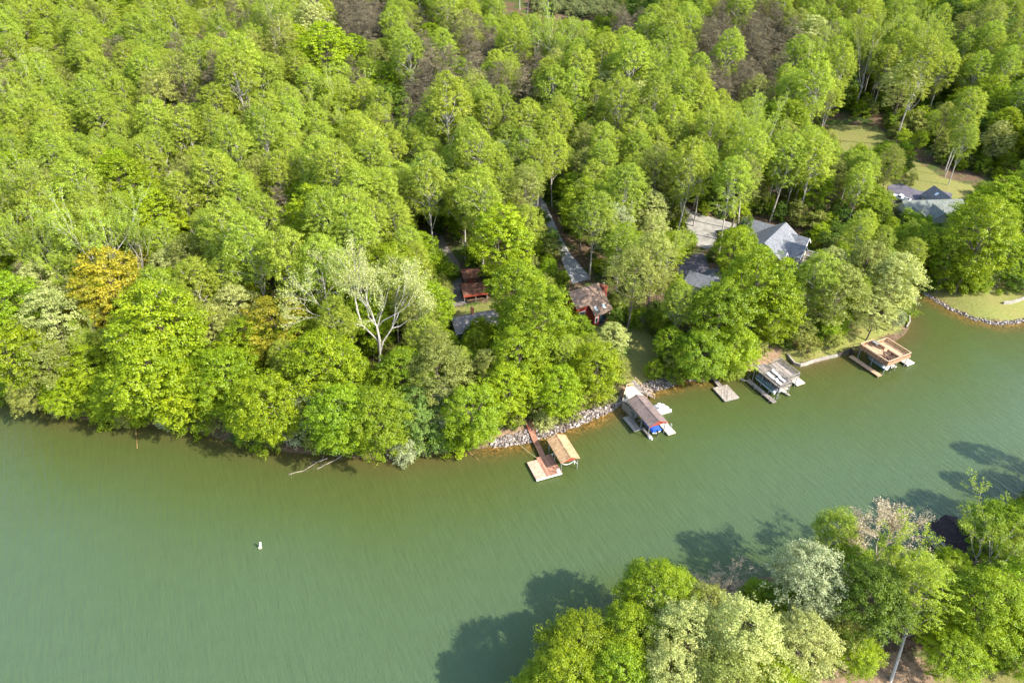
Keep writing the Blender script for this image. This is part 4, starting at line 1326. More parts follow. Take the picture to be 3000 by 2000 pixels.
def make_boathouse_red():
    o = frame((1800, 1120), 9.22, (330, 500), 3.2)
    rz = -67.5
    t = thing('boathouse', 'open boathouse with brown shingle roof and red gable over a covered boat', 'boathouse', (*o, 0), rz)
    r = part('roof', 'brown_shingle', t, lambda b: gable(b, 0, 9.1, 0, 4.4, 3.2, 4.2))
    part('ridge_cap', 'brown_shingle', r, lambda b: b.box(.02, 9.08, 2.06, 2.34, 4.325, 4.37))
    part('gable_end', 'red_paint', t, lambda b: b.solid([(8.86, .2, 3.1), (8.86, 4.2, 3.1), (8.86, 2.2, 4.12)], [(8.94, .2, 3.1), (8.94, 4.2, 3.1), (8.94, 2.2, 4.12)]))
    part('fascia', 'red_paint', t, lambda b: (b.bar((9.13, -.02, 3.2), (9.13, 2.2, 4.22), .06, .2), b.bar((9.13, 4.42, 3.2), (9.13, 2.2, 4.22), .06, .2)))
    posts(t, [(.7, .3), (3.2, .3), (5.8, .3), (8.7, .3), (.7, 4.1), (3.2, 4.1), (5.8, 4.1), (8.7, 4.1)], -2.5, 3.2, 'post', .1)
    part('beam', 'grey_wood', t, lambda b: (b.box(.3, 9, .2, .4, 2.96, 3.18), b.box(.3, 9, 4.0, 4.2, 2.96, 3.18), b.box(4.3, 4.45, .4, 4.0, .9, 1.1)))
    part('upper_deck', 'pale_deck', t, lambda b: b.prism([(-5.0, 2.9), (-4.9, 4.7), (-2.3, 4.85), (-.6, 5.3), (2.6, 5.0), (2.6, .5), (-.8, .5), (-1.5, -.1), (-2.5, .7)], 2.0, 2.2))
    part('skirt_wall', 'grey_wood', t, lambda b: (b.bar((-2.5, .72, 1.0), (-1.5, -.07, 1.0), .1, 2.0), b.bar((-1.5, -.03, 1.0), (2.6, .42, 1.0), .1, 2.0), b.bar((-5, 2.9, 1.6), (-2.5, .72, 1.2), .1, 1.2), b.box(2.62, 2.7, .5, 5.0, .3, 2.0)))
    part('railing', 'cedar_pale', t, lambda b: (rail(b, (-4.95, 2.95, 2.2), (-2.4, .78, 2.2), .9, .3), rail(b, (-5.0, 3.0, 2.2), (-4.85, 4.6, 2.2), .9, .3)))
    part('stairs', 'grey_deck', t, lambda b: [b.box(2.1 + .42 * i, 2.55 + .42 * i, -.35 - .02 * i, .15, 1.85 - .38 * i, 1.95 - .38 * i) for i in range(4)] + [b.bar((2.1, -.36, 1.8), (3.8, -.42, .5), .06, .2), b.bar((2.1, .16, 1.8), (3.8, .16, .5), .06, .2)])
    part('low_deck', 'grey_deck', t, lambda b: b.box(1.8, 6.3, -1.55, .15, .4, .6))
    part('dock_edge', 'metal', t, lambda b: (b.box(1.8, 6.3, -1.62, -1.56, .3, .63), b.box(6.31, 6.37, -1.6, .15, .3, .63)))
    part('finger_pier', 'grey_deck', t, lambda b: (b.box(6.0, 8.8, .42, .95, .4, .6), b.box(6.0, 8.8, .36, .415, .3, .64)))
    part('float', 'plastic', t, lambda b: (b.box(8.82, 9.25, .35, .95, -.1, .5), b.box(9.27, 9.6, .6, .98, -.1, .4)), bevel=.06)
    part('side_dock', 'pale_deck', t, lambda b: (b.box(6.3, 10.0, 4.35, 6.15, .3, .55)))
    part('ladder', 'metal', t, lambda b: ladder(b, 8.2, 6.2, .2, 1.45, .4, 0, 0))
    part('walkway', 'grey_deck', t, lambda b: (b.solid([(-6.6, 5.0, 2.0), (-6.6, 6.0, 2.0), (-2.5, 6.0, 2.0), (-2.5, 4.9, 2.0)][::-1], [(-6.6, 5.0, 2.14), (-6.6, 6.0, 2.14), (-2.5, 6.0, 2.14), (-2.5, 4.9, 2.14)][::-1]), [b.box(-2.5 + .0 + .0 * i, -1.3, 5.9 + .35 * i, 6.25 + .35 * i, 1.9 - .26 * i, 1.99 - .26 * i) for i in range(6)]))
    part('stair_rail', 'cedar_pale', t, lambda b: (b.bar((-6.6, 6.05, 3.0), (-2.6, 6.05, 3.0), .09, .07), b.bar((-2.6, 6.05, 3.0), (-2.5, 8.0, 1.7), .08, .07), b.bar((-1.2, 6.0, 2.9), (-1.2, 8.0, 1.6), .08, .07), [b.bar((-6.6 + i * 1.33, 6.05, 2.1), (-6.6 + i * 1.33, 6.05, 3.0), .08) for i in range(4)], b.bar((-1.2, 8, .3), (-1.2, 8, 1.65), .08), b.bar((-2.5, 8, .3), (-2.5, 8, 1.7), .08), b.bar((-1.2, 6.0, .6), (-1.2, 6.0, 2.9), .08)))
    fl = thing('swim_float', 'white moulded swim float with scalloped edge beside the red-gabled boathouse', 'float', (*o, 0), rz)
    part('float_body', 'plastic', fl, lambda b: b.prism([(.7, 6.3), (1.0, 8.8), (1.5, 9.0), (1.7, 8.85), (2.1, 9.25), (2.6, 9.3), (2.9, 9.1), (3.2, 9.5), (3.7, 9.3), (3.65, 6.4)], -.1, .45), bevel=.05)
    part('hatch', 'black', fl, lambda b: b.lathe((2.7, 8.6, .452), [(.13, 0), (.11, .04)], 10))
    ch = thing('lounge_chair', 'black framed deck chair standing on the white swim float', 'chair', (*[Vector(o)[0], Vector(o)[1]], 0), rz)
    part('chair_frame', 'black', ch, lambda b: (b.bar((2.0, 6.9, .9), (2.7, 6.9, .9), .06), b.bar((2.0, 7.6, .9), (2.7, 7.6, .9), .06), [b.bar((x, y, .45), (x, y, .9), .05) for x in (2.0, 2.7) for y in (6.9, 7.6)], b.bar((2.0, 6.9, .9), (1.5, 6.9, 1.6), .06), b.bar((2.0, 7.6, .9), (1.5, 7.6, 1.6), .06), b.bar((1.5, 6.9, 1.6), (1.5, 7.6, 1.6), .06)))
    part('seat', 'fabric', ch, lambda b: b.box(2.02, 2.68, 6.94, 7.56, .86, .89))
    part('backrest', 'fabric', ch, lambda b: b.solid([(1.98, 6.95, .95), (1.98, 7.55, .95), (1.56, 7.55, 1.5), (1.56, 6.95, 1.5)], [(2.01, 6.95, .97), (2.01, 7.55, .97), (1.59, 7.55, 1.52), (1.59, 6.95, 1.52)]))
    bt = thing('motorboat', 'motorboat under a blue canvas cover in the red-gabled boathouse', 'boat', (*o, 0), rz)
    part('hull', 'hull_white', bt, lambda b: [None, boat_hull(b, 3.2, 8.7, 2.1, .45, .75)][0], smooth=True).location = (0, 2.3, 0)
    part('cover', 'blue_cover', bt, lambda b: boat_cover(b, 3.3, 8.85, 2.25, 1.22, .75), smooth=True).location = (0, 2.3, 0)
    outboard(bt, 8.85, 2.3, .95)
    bx = thing('storage_bench', 'grey storage bench on the bleached upper deck of the red-gabled boathouse', 'bench', (*o, 0), rz)
    part('seat', 'grey_wood', bx, lambda b: b.box(-2.5, -1.7, .95, 1.45, 2.21, 2.65))
    part('backrest', 'grey_wood', bx, lambda b: b.box(-2.5, -1.7, .9, .945, 2.21, 3.0))
    part('armrest', 'post', bx, lambda b: (b.box(-2.57, -2.51, .95, 1.45, 2.21, 2.9), b.box(-1.69, -1.63, .95, 1.45, 2.21, 2.9)))

def make_platform():
    o = frame((2060, 1040), 7.35, (220, 700), .5)
    t = thing('swim_platform', 'bare weathered swim platform of diagonal boards with narrow gangway', 'platform', (*o, 0), -71)
    part('deck', 'grey_deck_diag', t, lambda b: b.box(0, 4.75, -.1, 3.5, .3, .5))
    part('edge_board', 'grey_wood', t, lambda b: (b.box(0, 4.75, -.16, -.105, .2, .48), b.box(4.755, 4.83, -.16, 3.5, .2, .48), b.box(0, 4.75, 3.505, 3.57, .2, .48)))
    part('float', 'dark_wood', t, lambda b: (b.box(.2, 4.6, .1, .8, -.3, .29), b.box(.2, 4.6, 2.5, 3.3, -.3, .29)))
    part('gangway', 'grey_deck', t, lambda b: (b.solid([(.3, 1.25, .4), (.3, 2.25, .4), (-2.9, 2.35, .6), (-2.9, 1.35, .6)], [(.3, 1.25, .56), (.3, 2.25, .56), (-2.9, 2.35, .76), (-2.9, 1.35, .76)]), b.solid([(-2.95, 1.35, .6), (-2.95, 2.35, .6), (-5.4, 2.4, 1.15), (-5.4, 1.3, 1.15)], [(-2.95, 1.35, .76), (-2.95, 2.35, .76), (-5.4, 2.4, 1.3), (-5.4, 1.3, 1.3)])))
    part('steps', 'dark_wood', t, lambda b: [b.box(-5.5 - .45 * i, -5.1 - .45 * i, 1.2, 2.5, 1.15 + .12 * i, 1.32 + .12 * i) for i in range(1, 4)])
    posts(t, [(-2.8, 1.2), (-2.8, 2.5)], -1.5, 1.0, 'grey_wood', .07)

def lounger(o, rz, x, y, label, rot=0, flat=False):
    t = thing('chaise_lounge', label, 'lounge chair', (0, 0, 0), 0, 'white chaise lounges on the weathered sun deck')
    a = math.radians(rz)
    t.location = (o[0] + x * math.cos(a) - y * math.sin(a), o[1] + x * math.sin(a) + y * math.cos(a), 3.2)
    t.rotation_euler = (0, 0, math.radians(rz + rot))
    part('frame', 'metal', t, lambda b: (b.box(-.95, .95, -.33, -.29, .26, .31), b.box(-.95, .95, .29, .33, .26, .31), [b.box(u, u + .05, v, v + .04, 0, .26) for u in (-.85, -.1, .8) for v in (-.33, .29)]))
    part('seat', 'fabric', t, lambda b: b.box(-.4, .95, -.285, .285, .315, .35))
    h = .0 if flat else .38
    part('backrest', 'fabric', t, lambda b: b.solid([(-1.0, -.285, .32 + h), (-.42, -.285, .32), (-.42, .285, .32), (-1.0, .285, .32 + h)], [(-1.0, -.285, .355 + h), (-.42, -.285, .355), (-.42, .285, .355), (-1.0, .285, .355 + h)]))

def make_sundeck_grey():
    o = frame((2060, 1040), 7.35, (1110, 200), 4.15)
    rz = -65
    t = thing('sun_deck', 'weathered grey two-level sun deck on posts over a pontoon boat', 'sun deck', (*o, 0), rz)
    part('deck', 'grey_deck', t, lambda b: b.prism([(-.2, 0), (-.3, 3.5), (.6, 3.52), (.6, 7.15), (6.7, 7.15), (6.7, 3.5), (8.25, 3.5), (8.25, 0)], 2.98, 3.2))
    part('joist', 'grey_wood', t, lambda b: [b.box(.2 + 1.3 * i, .32 + 1.3 * i, .1, 3.4 if i in (0, 6) else 7.0, 2.7, 2.97) for i in range(7)])
    def R(p, q): part('railing', 'grey_wood', t, lambda b: rail(b, p, q))
    R((-.2, .06, 3.2), (8.2, .06, 3.2)); R((8.2, .12, 3.2), (8.2, 3.45, 3.2)); R((6.65, 3.6, 3.2), (6.65, 7.05, 3.2)); R((6.6, 7.1, 3.2), (.7, 7.1, 3.2)); R((.65, 7.0, 3.2), (.65, 4.6, 3.2))
    R((.9, 3.5, 3.2), (3.0, 3.5, 3.2)); R((4.1, 3.5, 3.2), (8.1, 3.5, 3.2))
    posts(t, [(.3, .2), (2.9, .2), (5.5, .2), (8.0, .2), (8.0, 3.3), (5.5, 3.4), (.8, 3.4), (6.4, 6.9), (3.5, 6.9), (.9, 6.9)], -2.5, 2.97, 'post', .1)
    part('lower_walkway', 'grey_deck', t, lambda b: b.box(.4, 9.1, -1.95, -.85, .35, .55))
    posts(t, [(1.2, -.8), (3.4, -2.0), (5.8, -2.0), (8.1, -2.0)], -2, 1.45, 'grey_wood', .07, 'pile')
    part('lower_platform', 'pale_deck', t, lambda b: (b.box(3.6, 6.8, 7.2, 9.6, .35, .55), b.box(.6, 6.8, 3.9, 4.7, .35, .55), b.solid([(6.3, 2.4, .35), (8.9, 3.3, .35), (6.3, 3.7, .35)], [(6.3, 2.4, .55), (8.9, 3.3, .55), (6.3, 3.7, .55)])))
    part('stairs', 'grey_deck', t, lambda b: [b.box(-.5 - .3 * i, -.22 - .3 * i, 1.2, 2.3, 3.0 - .2 * i, 3.06 - .2 * i) for i in range(8)])
    part('swim_ladder', 'metal', t, lambda b: (b.bar((-.4, -2.9, .9), (.8, -2.4, .9), .05), b.bar((-.3, -3.3, .9), (.9, -2.8, .9), .05), [b.bar((-.3 + .35 * i, -3.2 + .14 * i, .9), (-.45 + .35 * i, -2.75 + .14 * i, .9), .05) for i in range(4)], b.bar((.8, -2.6, .9), (.9, -1.8, .5), .05)))
    part('slide', 'post', t, lambda b: [b.tube((.3 + .25 * math.cos(k * .5), -.9 - .5 * math.sin(k * .5) - 0, .6 + .16 * k), (.3 + .25 * math.cos(k * .5 + .5), -.9 - .5 * math.sin(k * .5 + .5), .76 + .16 * k), .05, .05, 6) for k in range(8)])
    bt = thing('pontoon_boat', 'pontoon boat with grey cover and shiny tubes under the weathered sun deck', 'boat', (*o, 0), rz)
    for y in (.45, 2.0):
        part('pontoon', 'metal', bt, lambda b: (b.tube((1.4, y, .75), (7.0, y, .75), .32, .32, 12), b.tube((.7, y, .95), (1.4, y, .75), .05, .32, 12)), smooth=False)
    part('deck', 'hull_white', bt, lambda b: b.box(1.0, 7.0, .1, 2.35, 1.08, 1.2))
    part('fence', 'teal_hull', bt, lambda b: (b.box(1.1, 6.6, .1, .15, 1.2, 1.75), b.box(1.1, 6.6, 2.3, 2.35, 1.2, 1.75), b.box(1.1, 1.15, .15, 2.3, 1.2, 1.75)))
    part('cover', 'grey_cover', bt, lambda b: b.grid([[(1.05 + 5.7 * i / 10, .02 + 2.41 * j / 8, 1.72 + .42 * math.sin(math.pi * j / 8) ** .6 * (.6 + .4 * math.sin(i * 1.1 + 1))) for j in range(9)] for i in range(11)]), smooth=True)
    outboard(bt, 7.0, 1.2, 1.2)
    lounger(o, rz, 3.9, 2.75, 'rear white chaise lounge against the middle railing of the weathered deck', 4)
    lounger(o, rz, 4.4, 1.0, 'white chaise lounge lying alone near the left railing of the weathered deck', 2)
    lounger(o, rz, 6.2, 2.5, 'front white chaise lounge beside the middle railing of the weathered deck', 6)
    lounger(o, rz, 6.8, 1.05, 'white chaise lounge nearest the front corner of the weathered deck', -4)
    tb = thing('side_table', 'small dark side table between white chaise lounges on the weathered deck', 'table', (*o, 0), rz)
    part('tabletop', 'black', tb, lambda b: b.lathe((5.2, 2.0, 3.6), [(.28, 0), (.28, .04)], 12))
    part('leg', 'black', tb, lambda b: (b.tube((5.2, 2.0, 3.2), (5.2, 2.0, 3.6), .04, .04, 6), b.lathe((5.2, 2.0, 3.2), [(.2, .002), (.2, .03)], 10)))

def deck_chair(o, rz, x, y, rot, label):
    a = math.radians(rz)
    t = thing('patio_chair', label, 'chair', (o[0] + x * math.cos(a) - y * math.sin(a), o[1] + x * math.sin(a) + y * math.cos(a), 3.2), rz + rot, 'brown patio chairs round the fire table')
    part('seat', 'brown_chair', t, lambda b: b.box(-.28, .28, -.28, .28, .36, .44))
    part('backrest', 'brown_chair', t, lambda b: b.solid([(-.28, -.28, .445), (-.28, .28, .445), (-.22, .28, .445), (-.22, -.28, .445)][::-1], [(-.42, -.28, .98), (-.42, .28, .98), (-.36, .28, .98), (-.36, -.28, .98)][::-1]))
    for u in (-.26, .22):
        for v in (-.26, .22): part('leg', 'brown_chair', t, lambda b: b.box(u, u + .05, v, v + .05, 0, .355))
    for v in (-.34, .285): part('armrest', 'brown_chair', t, lambda b: b.box(-.3, .25, v, v + .055, .6, .65))

def make_sundeck_brown():
    o = frame((2480, 980), 6.11, (250, 160), 4.15)
    rz = -63.5
    t = thing('sun_deck', 'sunny brown cedar sun deck with railings over a teal boat', 'sun deck', (*o, 0), rz)
    part('deck', 'new_deck', t, lambda b: b.prism([(0, 0), (.1, 4.1), (1.1, 4.12), (1.1, 7.6), (7.9, 7.6), (7.9, 0)], 2.98, 3.2))
    part('fascia', 'cedar', t, lambda b: (b.box(0, 7.97, -.07, -.005, 2.85, 3.35), b.box(7.905, 7.97, 0, 7.67, 2.85, 3.35), b.box(1.1, 7.9, 7.605, 7.67, 2.85, 3.35), b.box(-.07, -.005, -.07, 4.1, 2.85, 3.35)))
    def R(p, q, solid=False):
        def f(b):
            rail(b, p, q, .95, .13, .14)
            b.bar(Vector(p) + Vector((0, 0, .42)), Vector(q) + Vector((0, 0, .42)), .022, .5) if solid else None
        r = part('railing', 'cedar', t, f)
        part('rail_cap', 'cedar_pale', r, lambda b: b.bar(Vector(p) + Vector((0, 0, .995)), Vector(q) + Vector((0, 0, .995)), .17, .035))
    R((0, .06, 3.2), (7.8, .06, 3.2), True); R((7.84, .1, 3.2), (7.84, 7.5, 3.2), True); R((7.8, 7.55, 3.2), (1.2, 7.55, 3.2)); R((1.16, 7.5, 3.2), (1.16, 4.2, 3.2), True); R((.05, .1, 3.2), (.15, 4.0, 3.2), True)
    R((.2, 4.06, 3.2), (3.5, 4.06, 3.2), True); R((4.4, 4.06, 3.2), (7.8, 4.06, 3.2), True)
    part('joist', 'grey_wood', t, lambda b: [b.box(.4 + 1.4 * i, .52 + 1.4 * i, .05, 4.0 if i == 0 else 7.5, 2.72, 2.97) for i in range(6)])
    posts(t, [(.4, .25), (4.0, .25), (7.5, .25), (7.5, 3.9), (4.0, 3.9), (7.5, 7.3), (4.2, 7.3), (1.3, 7.3)], -2.5, 2.97, 'post', .1)
    part('lower_walkway', 'new_deck', t, lambda b: b.box(-.6, 7.9, -1.75, -.55, .35, .55))
    part('brace', 'grey_wood', t, lambda b: [b.bar((x, -.6, -.8), (x, -1.7, .35), .08) for x in (.5, 3, 5.5, 7.6)] + [b.bar((x, -1.65, -1.2), (x, -1.65, .35), .09) for x in (1.5, 4.5, 7.7)])
    part('lower_platform', 'pale_deck', t, lambda b: (b.box(5.0, 7.9, 7.8, 10.2, .35, .55), b.box(.5, 7.2, 4.2, 5.2, .35, .55)))
    part('bumper', 'white', t, lambda b: b.box(7.905, 7.99, 7.8, 10.2, .25, .57))
    part('stairs', 'dark_wood', t, lambda b: [b.box(-.35 - .28 * i, -.1 - .28 * i, .3, 1.3, 2.9 - .22 * i, 2.97 - .22 * i) for i in range(8)] + [b.bar((-.1, .28, 3.9), (-2.4, .28, 2.1), .06), b.bar((-.1, 1.35, 3.9), (-2.4, 1.35, 2.1), .06), b.bar((-2.4, .28, 1.2), (-2.4, .28, 2.1), .06), b.bar((-2.4, 1.35, 1.2), (-2.4, 1.35, 2.1), .06)])
    bt = thing('runabout_boat', 'teal and white runabout under a grey canvas below the brown sun deck', 'boat', (*o, 0), rz)
    part('hull', 'teal_hull', bt, lambda b: boat_hull(b, 1.2, 7.0, 2.3, .4, .8), smooth=True).location = (0, 2.0, 0)
    part('cover', 'grey_cover', bt, lambda b: boat_cover(b, 1.4, 6.2, 2.35, 1.24, .85), smooth=True).location = (0, 2.0, 0)
    part('swim_step', 'hull_white', bt, lambda b: (b.box(6.2, 7.5, .95, 3.05, 1.0, 1.26)), bevel=.06)
    outboard(bt, 7.5, 2.0, 1.2)
    tb = thing('serving_table', 'pale grey serving table at the back of the brown sun deck', 'table', (*o, 0), rz)
    part('tabletop', 'steel', tb, lambda b: b.box(.5, 2.1, 3.2, 3.85, 4.1, 4.16))
    for x in (.58, 1.95):
        for y in (3.27, 3.72): part('leg', 'steel', tb, lambda b: b.box(x, x + .06, y, y + .06, 3.2, 4.095))
    ft = thing('fire_table', 'low dark round table among brown chairs on the brown sun deck', 'table', (*o, 0), rz)
    part('tabletop', 'brown_chair', ft, lambda b: b.lathe((6.1, 2.2, 3.6), [(.5, 0), (.52, .06), (.2, .08)], 14))
    part('leg', 'black', ft, lambda b: b.lathe((6.1, 2.2, 3.2), [(.34, .003), (.2, .1), (.2, .398)], 10))
    deck_chair(o, rz, 5.15, 2.2, 0, 'brown patio chair behind the low round table on the brown deck')
    deck_chair(o, rz, 6.9, 2.1, 180, 'brown patio chair in front of the low round table on the brown deck')
    deck_chair(o, rz, 6.1, 3.2, -90, 'brown patio chair beside the middle railing of the brown deck')
    deck_chair(o, rz, 6.0, 1.15, 90, 'brown patio chair on the left of the low round table')

def house_at(px, py, h):
    x, y, g = drop(px, py, h)
    return x, y, g

def window(parent, pts, out, w, h, fr=.09, mat='white'):
    """windows on a wall: centre points, outward axis ('+x','-y' ...)"""
    for (x, y, z) in pts:
        d = .05
        def bx(b, a, c, t):
            if out[1] == 'x':
                s = 1 if out[0] == '+' else -1
                b.box(min(x, x + s * t), max(x, x + s * t), y - a, y + a, z - c, z + c)
            else:
                s = 1 if out[0] == '+' else -1
                b.box(x - a, x + a, min(y, y + s * t), max(y, y + s * t), z - c, z + c)
        f = part('window', mat, parent, lambda b: bx(b, w / 2 + fr, h / 2 + fr, .05))
        part('pane', 'glass', f, lambda b: bx(b, w / 2, h / 2, .065))

def make_houses():
    # brown roofed house with the big red chimney
    x, y, g = house_at(1667.7, 856.2, 7.5)
    t = thing('brown_roofed_house', 'red house with brown shingle roof, tall red chimney and two skylights', 'house', (x, y, g), -60)
    part('wall', 'red_paint', t, lambda b: (b.solid([(-3.2, 0, -3), (3.7, 0, -3), (3.7, 8.6, -3), (-3.2, 8.6, -3)], [(-3.2, 0, 5.0), (3.7, 0, 4.9), (3.7, 8.6, 4.9), (-3.2, 8.6, 5.0)]), b.box(3.7, 6.4, 3.6, 8.4, -3, 3.1), b.solid([(-3.2, 8.52, 4.95), (3.7, 8.52, 4.95), (0, 8.52, 7.35)], [(-3.2, 8.6, 4.95), (3.7, 8.6, 4.95), (0, 8.6, 7.35)]), b.solid([(-3.2, 0, 4.95), (3.7, 0, 4.95), (0, 0, 7.35)], [(-3.2, .08, 4.95), (3.7, .08, 4.95), (0, .08, 7.35)])))
    def rf(b):
        def slab(pts): b.solid(pts, [(p[0], p[1], p[2] + .16) for p in pts])
        slab([(0, -.4, 7.5), (4.1, -.4, 4.85), (4.1, 9.0, 4.85), (0, 9.0, 7.5)])
        slab([(0, 9.0, 7.5), (-3.7, 9.0, 4.85), (-3.7, -.4, 4.85), (0, -.4, 7.5)])
        slab([(4.1, 3.3, 4.85), (6.9, 3.3, 3.04), (6.9, 9.0, 3.04), (4.1, 9.0, 4.85)])
    r = part('roof', 'house_brown', t, rf)
    for y0 in (4.2, 6.6):
        part('skylight', 'skylight', r, lambda b: b.solid([(4.9, y0, 4.5), (5.9, y0, 3.86), (5.9, y0 + .7, 3.86), (4.9, y0 + .7, 4.5)], [(4.9, y0, 4.57), (5.9, y0, 3.93), (5.9, y0 + .7, 3.93), (4.9, y0 + .7, 4.57)]))
    c = part('chimney', 'brick_red', t, lambda b: (b.box(.6, 2.2, 9.05, 10.2, -3, 7.3), b.box(.5, 2.3, 8.98, 10.27, 7.3, 7.45)))
    part('chimney_cap', 'steel', c, lambda b: (b.tube((1.3, 9.6, 7.45), (1.3, 9.6, 8.0), .16, .16, 10), b.lathe((1.3, 9.6, 8.0), [(.28, 0), (.28, .05), (.04, .2)], 10)))
    part('door', 'glass', t, lambda b: b.box(6.41, 6.46, 5.0, 7.0, -.2, 2.6))
    window(t, [(3.72, 1.6, 2.6)], '+x', 1.6, 1.4); window(t, [(6.42, 7.8, 1.6), (6.42, 4.2, 1.6)], '+x', .7, 1.4)
    # long grey roofed cottage
    x, y, g = house_at(1322.1, 933.6, 5.3)
    t = thing('grey_roofed_cottage', 'brown cottage with plain grey roof and small orange brick chimney', 'house', (x, y, g), -71)
    part('wall', 'brown_wall', t, lambda b: gable_fill(b, -3.2, 3.2, .25, 11.3, -2.5, 3.3, 5.1, 'y'))
    part('roof', 'flat_grey', t, lambda b: gable(b, -3.7, 3.7, 0, 11.6, 3.1, 5.2, .16, 'y'))
    c = part('chimney', 'brick_brown', t, lambda b: (b.box(-1.2, -.5, 5.2, 5.9, 3.5, 6.7), b.box(-1.27, -.43, 5.13, 5.97, 6.7, 6.82)))
    part('flue', 'brick_brown', c, lambda b: b.tube((-.85, 5.55, 6.82), (-.85, 5.55, 7.1), .15, .13, 8))
    window(t, [(-.8, .245, 2.0), (1.4, .245, 2.0)], '-y', .8, 1.1); window(t, [(3.2, 2 + 2.4 * k, 2.0) for k in range(4)], '+x', 1.1, 1.2)
    part('gutter', 'white', t, lambda b: b.box(3.7, 3.8, 0, 11.6, 3.06, 3.17))
    # rusty roofed sheds
    x, y, g = house_at(1351.9, 836.8, 4.0)
    t = thing('red_trimmed_shed', 'open shed with rusty brown roof and red fascia beside the dark driveway', 'shed', (x, y, g), -75)
    part('roof', 'rust_shingle', t, lambda b: gable(b, -2.6, 3.3, -.2, 6.4, 2.75, 4.0, .14, 'y', .44))
    part('fascia', 'red_paint', t, lambda b: (b.box(3.32, 3.42, -.2, 6.4, 2.35, 2.92), b.box(-2.72, -2.62, -.2, 6.4, 2.5, 2.86)))
    part('wall', 'brown_wall', t, lambda b: (b.box(-2.3, -2.15, 0, 6.2, -1.5, 2.75), b.box(-2.15, 3.0, 6.05, 6.2, -1.5, 2.75), b.box(2.2, 3.0, .8, 6.0, -1.5, .9)))
    posts(t, [(3.1, .1), (3.1, 3.1), (3.1, 6.1), (-2.2, .0 + .2)], -1.5, 2.75, 'grey_wood', .09)
    x, y, g = house_at(1356, 800, 3.4)
    t = thing('low_shed', 'low rusty roofed outbuilding just behind the red-trimmed shed', 'shed', (x, y, g), -75)
    part('roof', 'rust_shingle', t, lambda b: gable(b, -3.5, 1.8, -.4, 5.2, 2.4, 3.4, .14, 'y'))
    part('wall', 'brown_wall', t, lambda b: gable_fill(b, -3.2, 1.5, -.1, 4.9, -1.5, 2.4, 3.3, 'y'))
    part('door', 'red_paint', t, lambda b: b.box(1.5, 1.56, 1.2, 2.3, -.5, 1.9))
    # big grey gabled house
    x, y, g = house_at(2300.5, 653, 8.4)
    t = thing('grey_gabled_house', 'large white house with grey multi-gabled roof and raised deck', 'house', (x, y, g), -38)
    part('wall', 'cream', t, lambda b: (gable_fill(b, -5.6, 5.8, -15.2, -.4, -4, 4.4, 8.2, 'y'), gable_fill(b, 0, 7.4, -4.0, .2, -4, 4.6, 6.45, 'x'), gable_fill(b, 0, 8.4, -10.2, -5.0, -4, 4.5, 6.7, 'x'), gable_fill(b, 0, 5.4, -14.9, -11.9, -4, 4.5, 6.2, 'x'), gable_fill(b, -12, -2, -2.6, 4.6, -3, 3.0, 5.9, 'x')))
    r = part('roof', 'grey_shingle', t, lambda b: (gable(b, -6.3, 6.5, -15.8, .1, 4.1, 8.4, .18, 'y'), gable(b, .8, 8.0, -4.4, .55, 4.43, 6.66, .17, 'x'), gable(b, .8, 9.0, -10.7, -4.6, 4.2, 6.95, .17, 'x'), gable(b, .8, 6.0, -15.3, -11.5, 4.5, 6.4, .17, 'x'), gable(b, -12.5, -1.5, -3.1, 5.1, 2.8, 6.15, .17, 'x')))
    for p in ((2.0, -1.2), (2.6, -3.0), (3.3, -8.9 + 5.2), (4.6, -10.9)):
        zz = 8.4 - 4.3 * p[0] / 6.4
        part('vent_pipe', 'white', r, lambda b: b.tube((p[0], p[1], zz - .1), (p[0], p[1], zz + .6), .09, .09, 8))
    part('trim', 'white', t, lambda b: (b.bar((9.03, -10.7, 4.2), (9.03, -7.65, 6.97), .06, .3), b.bar((9.03, -4.6, 4.2), (9.03, -7.65, 6.97), .06, .3), b.bar((8.03, -4.4, 4.43), (8.03, -1.93, 6.68), .06, .3), b.bar((8.03, .55, 4.43), (8.03, -1.93, 6.68), .06, .3), b.bar((6.03, -15.3, 4.5), (6.03, -13.4, 6.42), .06, .3), b.bar((6.03, -11.5, 4.5), (6.03, -13.4, 6.42), .06, .3), b.bar((6.4, .13, 4.15), (.1, .13, 8.42), .06, .3), b.bar((-6.3, .13, 4.15), (.1, .13, 8.42), .06, .3)))
    window(t, [(8.4, -9.2 + 1.1 * k, 2.4) for k in range(4)], '+x', .85, 2.2); window(t, [(8.4, -7.6, 5.2)], '+x', 1.2, .8); window(t, [(7.4, -2.0, 2.6)], '+x', 1.6, 1.8); window(t, [(8.4, -8.6, -1.6), (8.4, -6.6, -1.6)], '+x', 1.2, 1.4); window(t, [(5.4, -13.4, 3.0)], '+x', 1.2, 1.5); window(t, [(1.5, -.4, 5.5), (-2, -.4, 3), (3, -.4, 3)], '+y', 1.1, 1.4)
    d = part('deck', 'grey_deck', t, lambda b: (b.prism([(7.42, -4.95), (10.6, -4.95), (10.6, 2.2), (5.9, 2.2), (5.9, .3), (7.42, .3)], .1, .3)))
    part('deck_railing', 'white', d, lambda b: (rail(b, (10.5, -4.9, .3), (10.5, 2.1, .3), 1, .2), rail(b, (10.4, 2.1, .3), (6, 2.1, .3), 1, .2)))
    posts(d, [(10.4, -4.7), (10.4, -1.3), (10.4, 2.0), (6.2, 2.0)], -4.5, .1, 'white', .11)
    gr = thing('gas_grill', 'dark covered grill on the raised deck of the grey gabled house', 'grill', (x, y, g), -38)
    part('body', 'black', gr, lambda b: b.box(8.4, 9.5, -1.8, -1.2, .31, 1.25), bevel=.08)
    part('lid', 'steel', gr, lambda b: b.box(8.45, 9.45, -1.78, -1.22, 1.26, 1.55), bevel=.1)
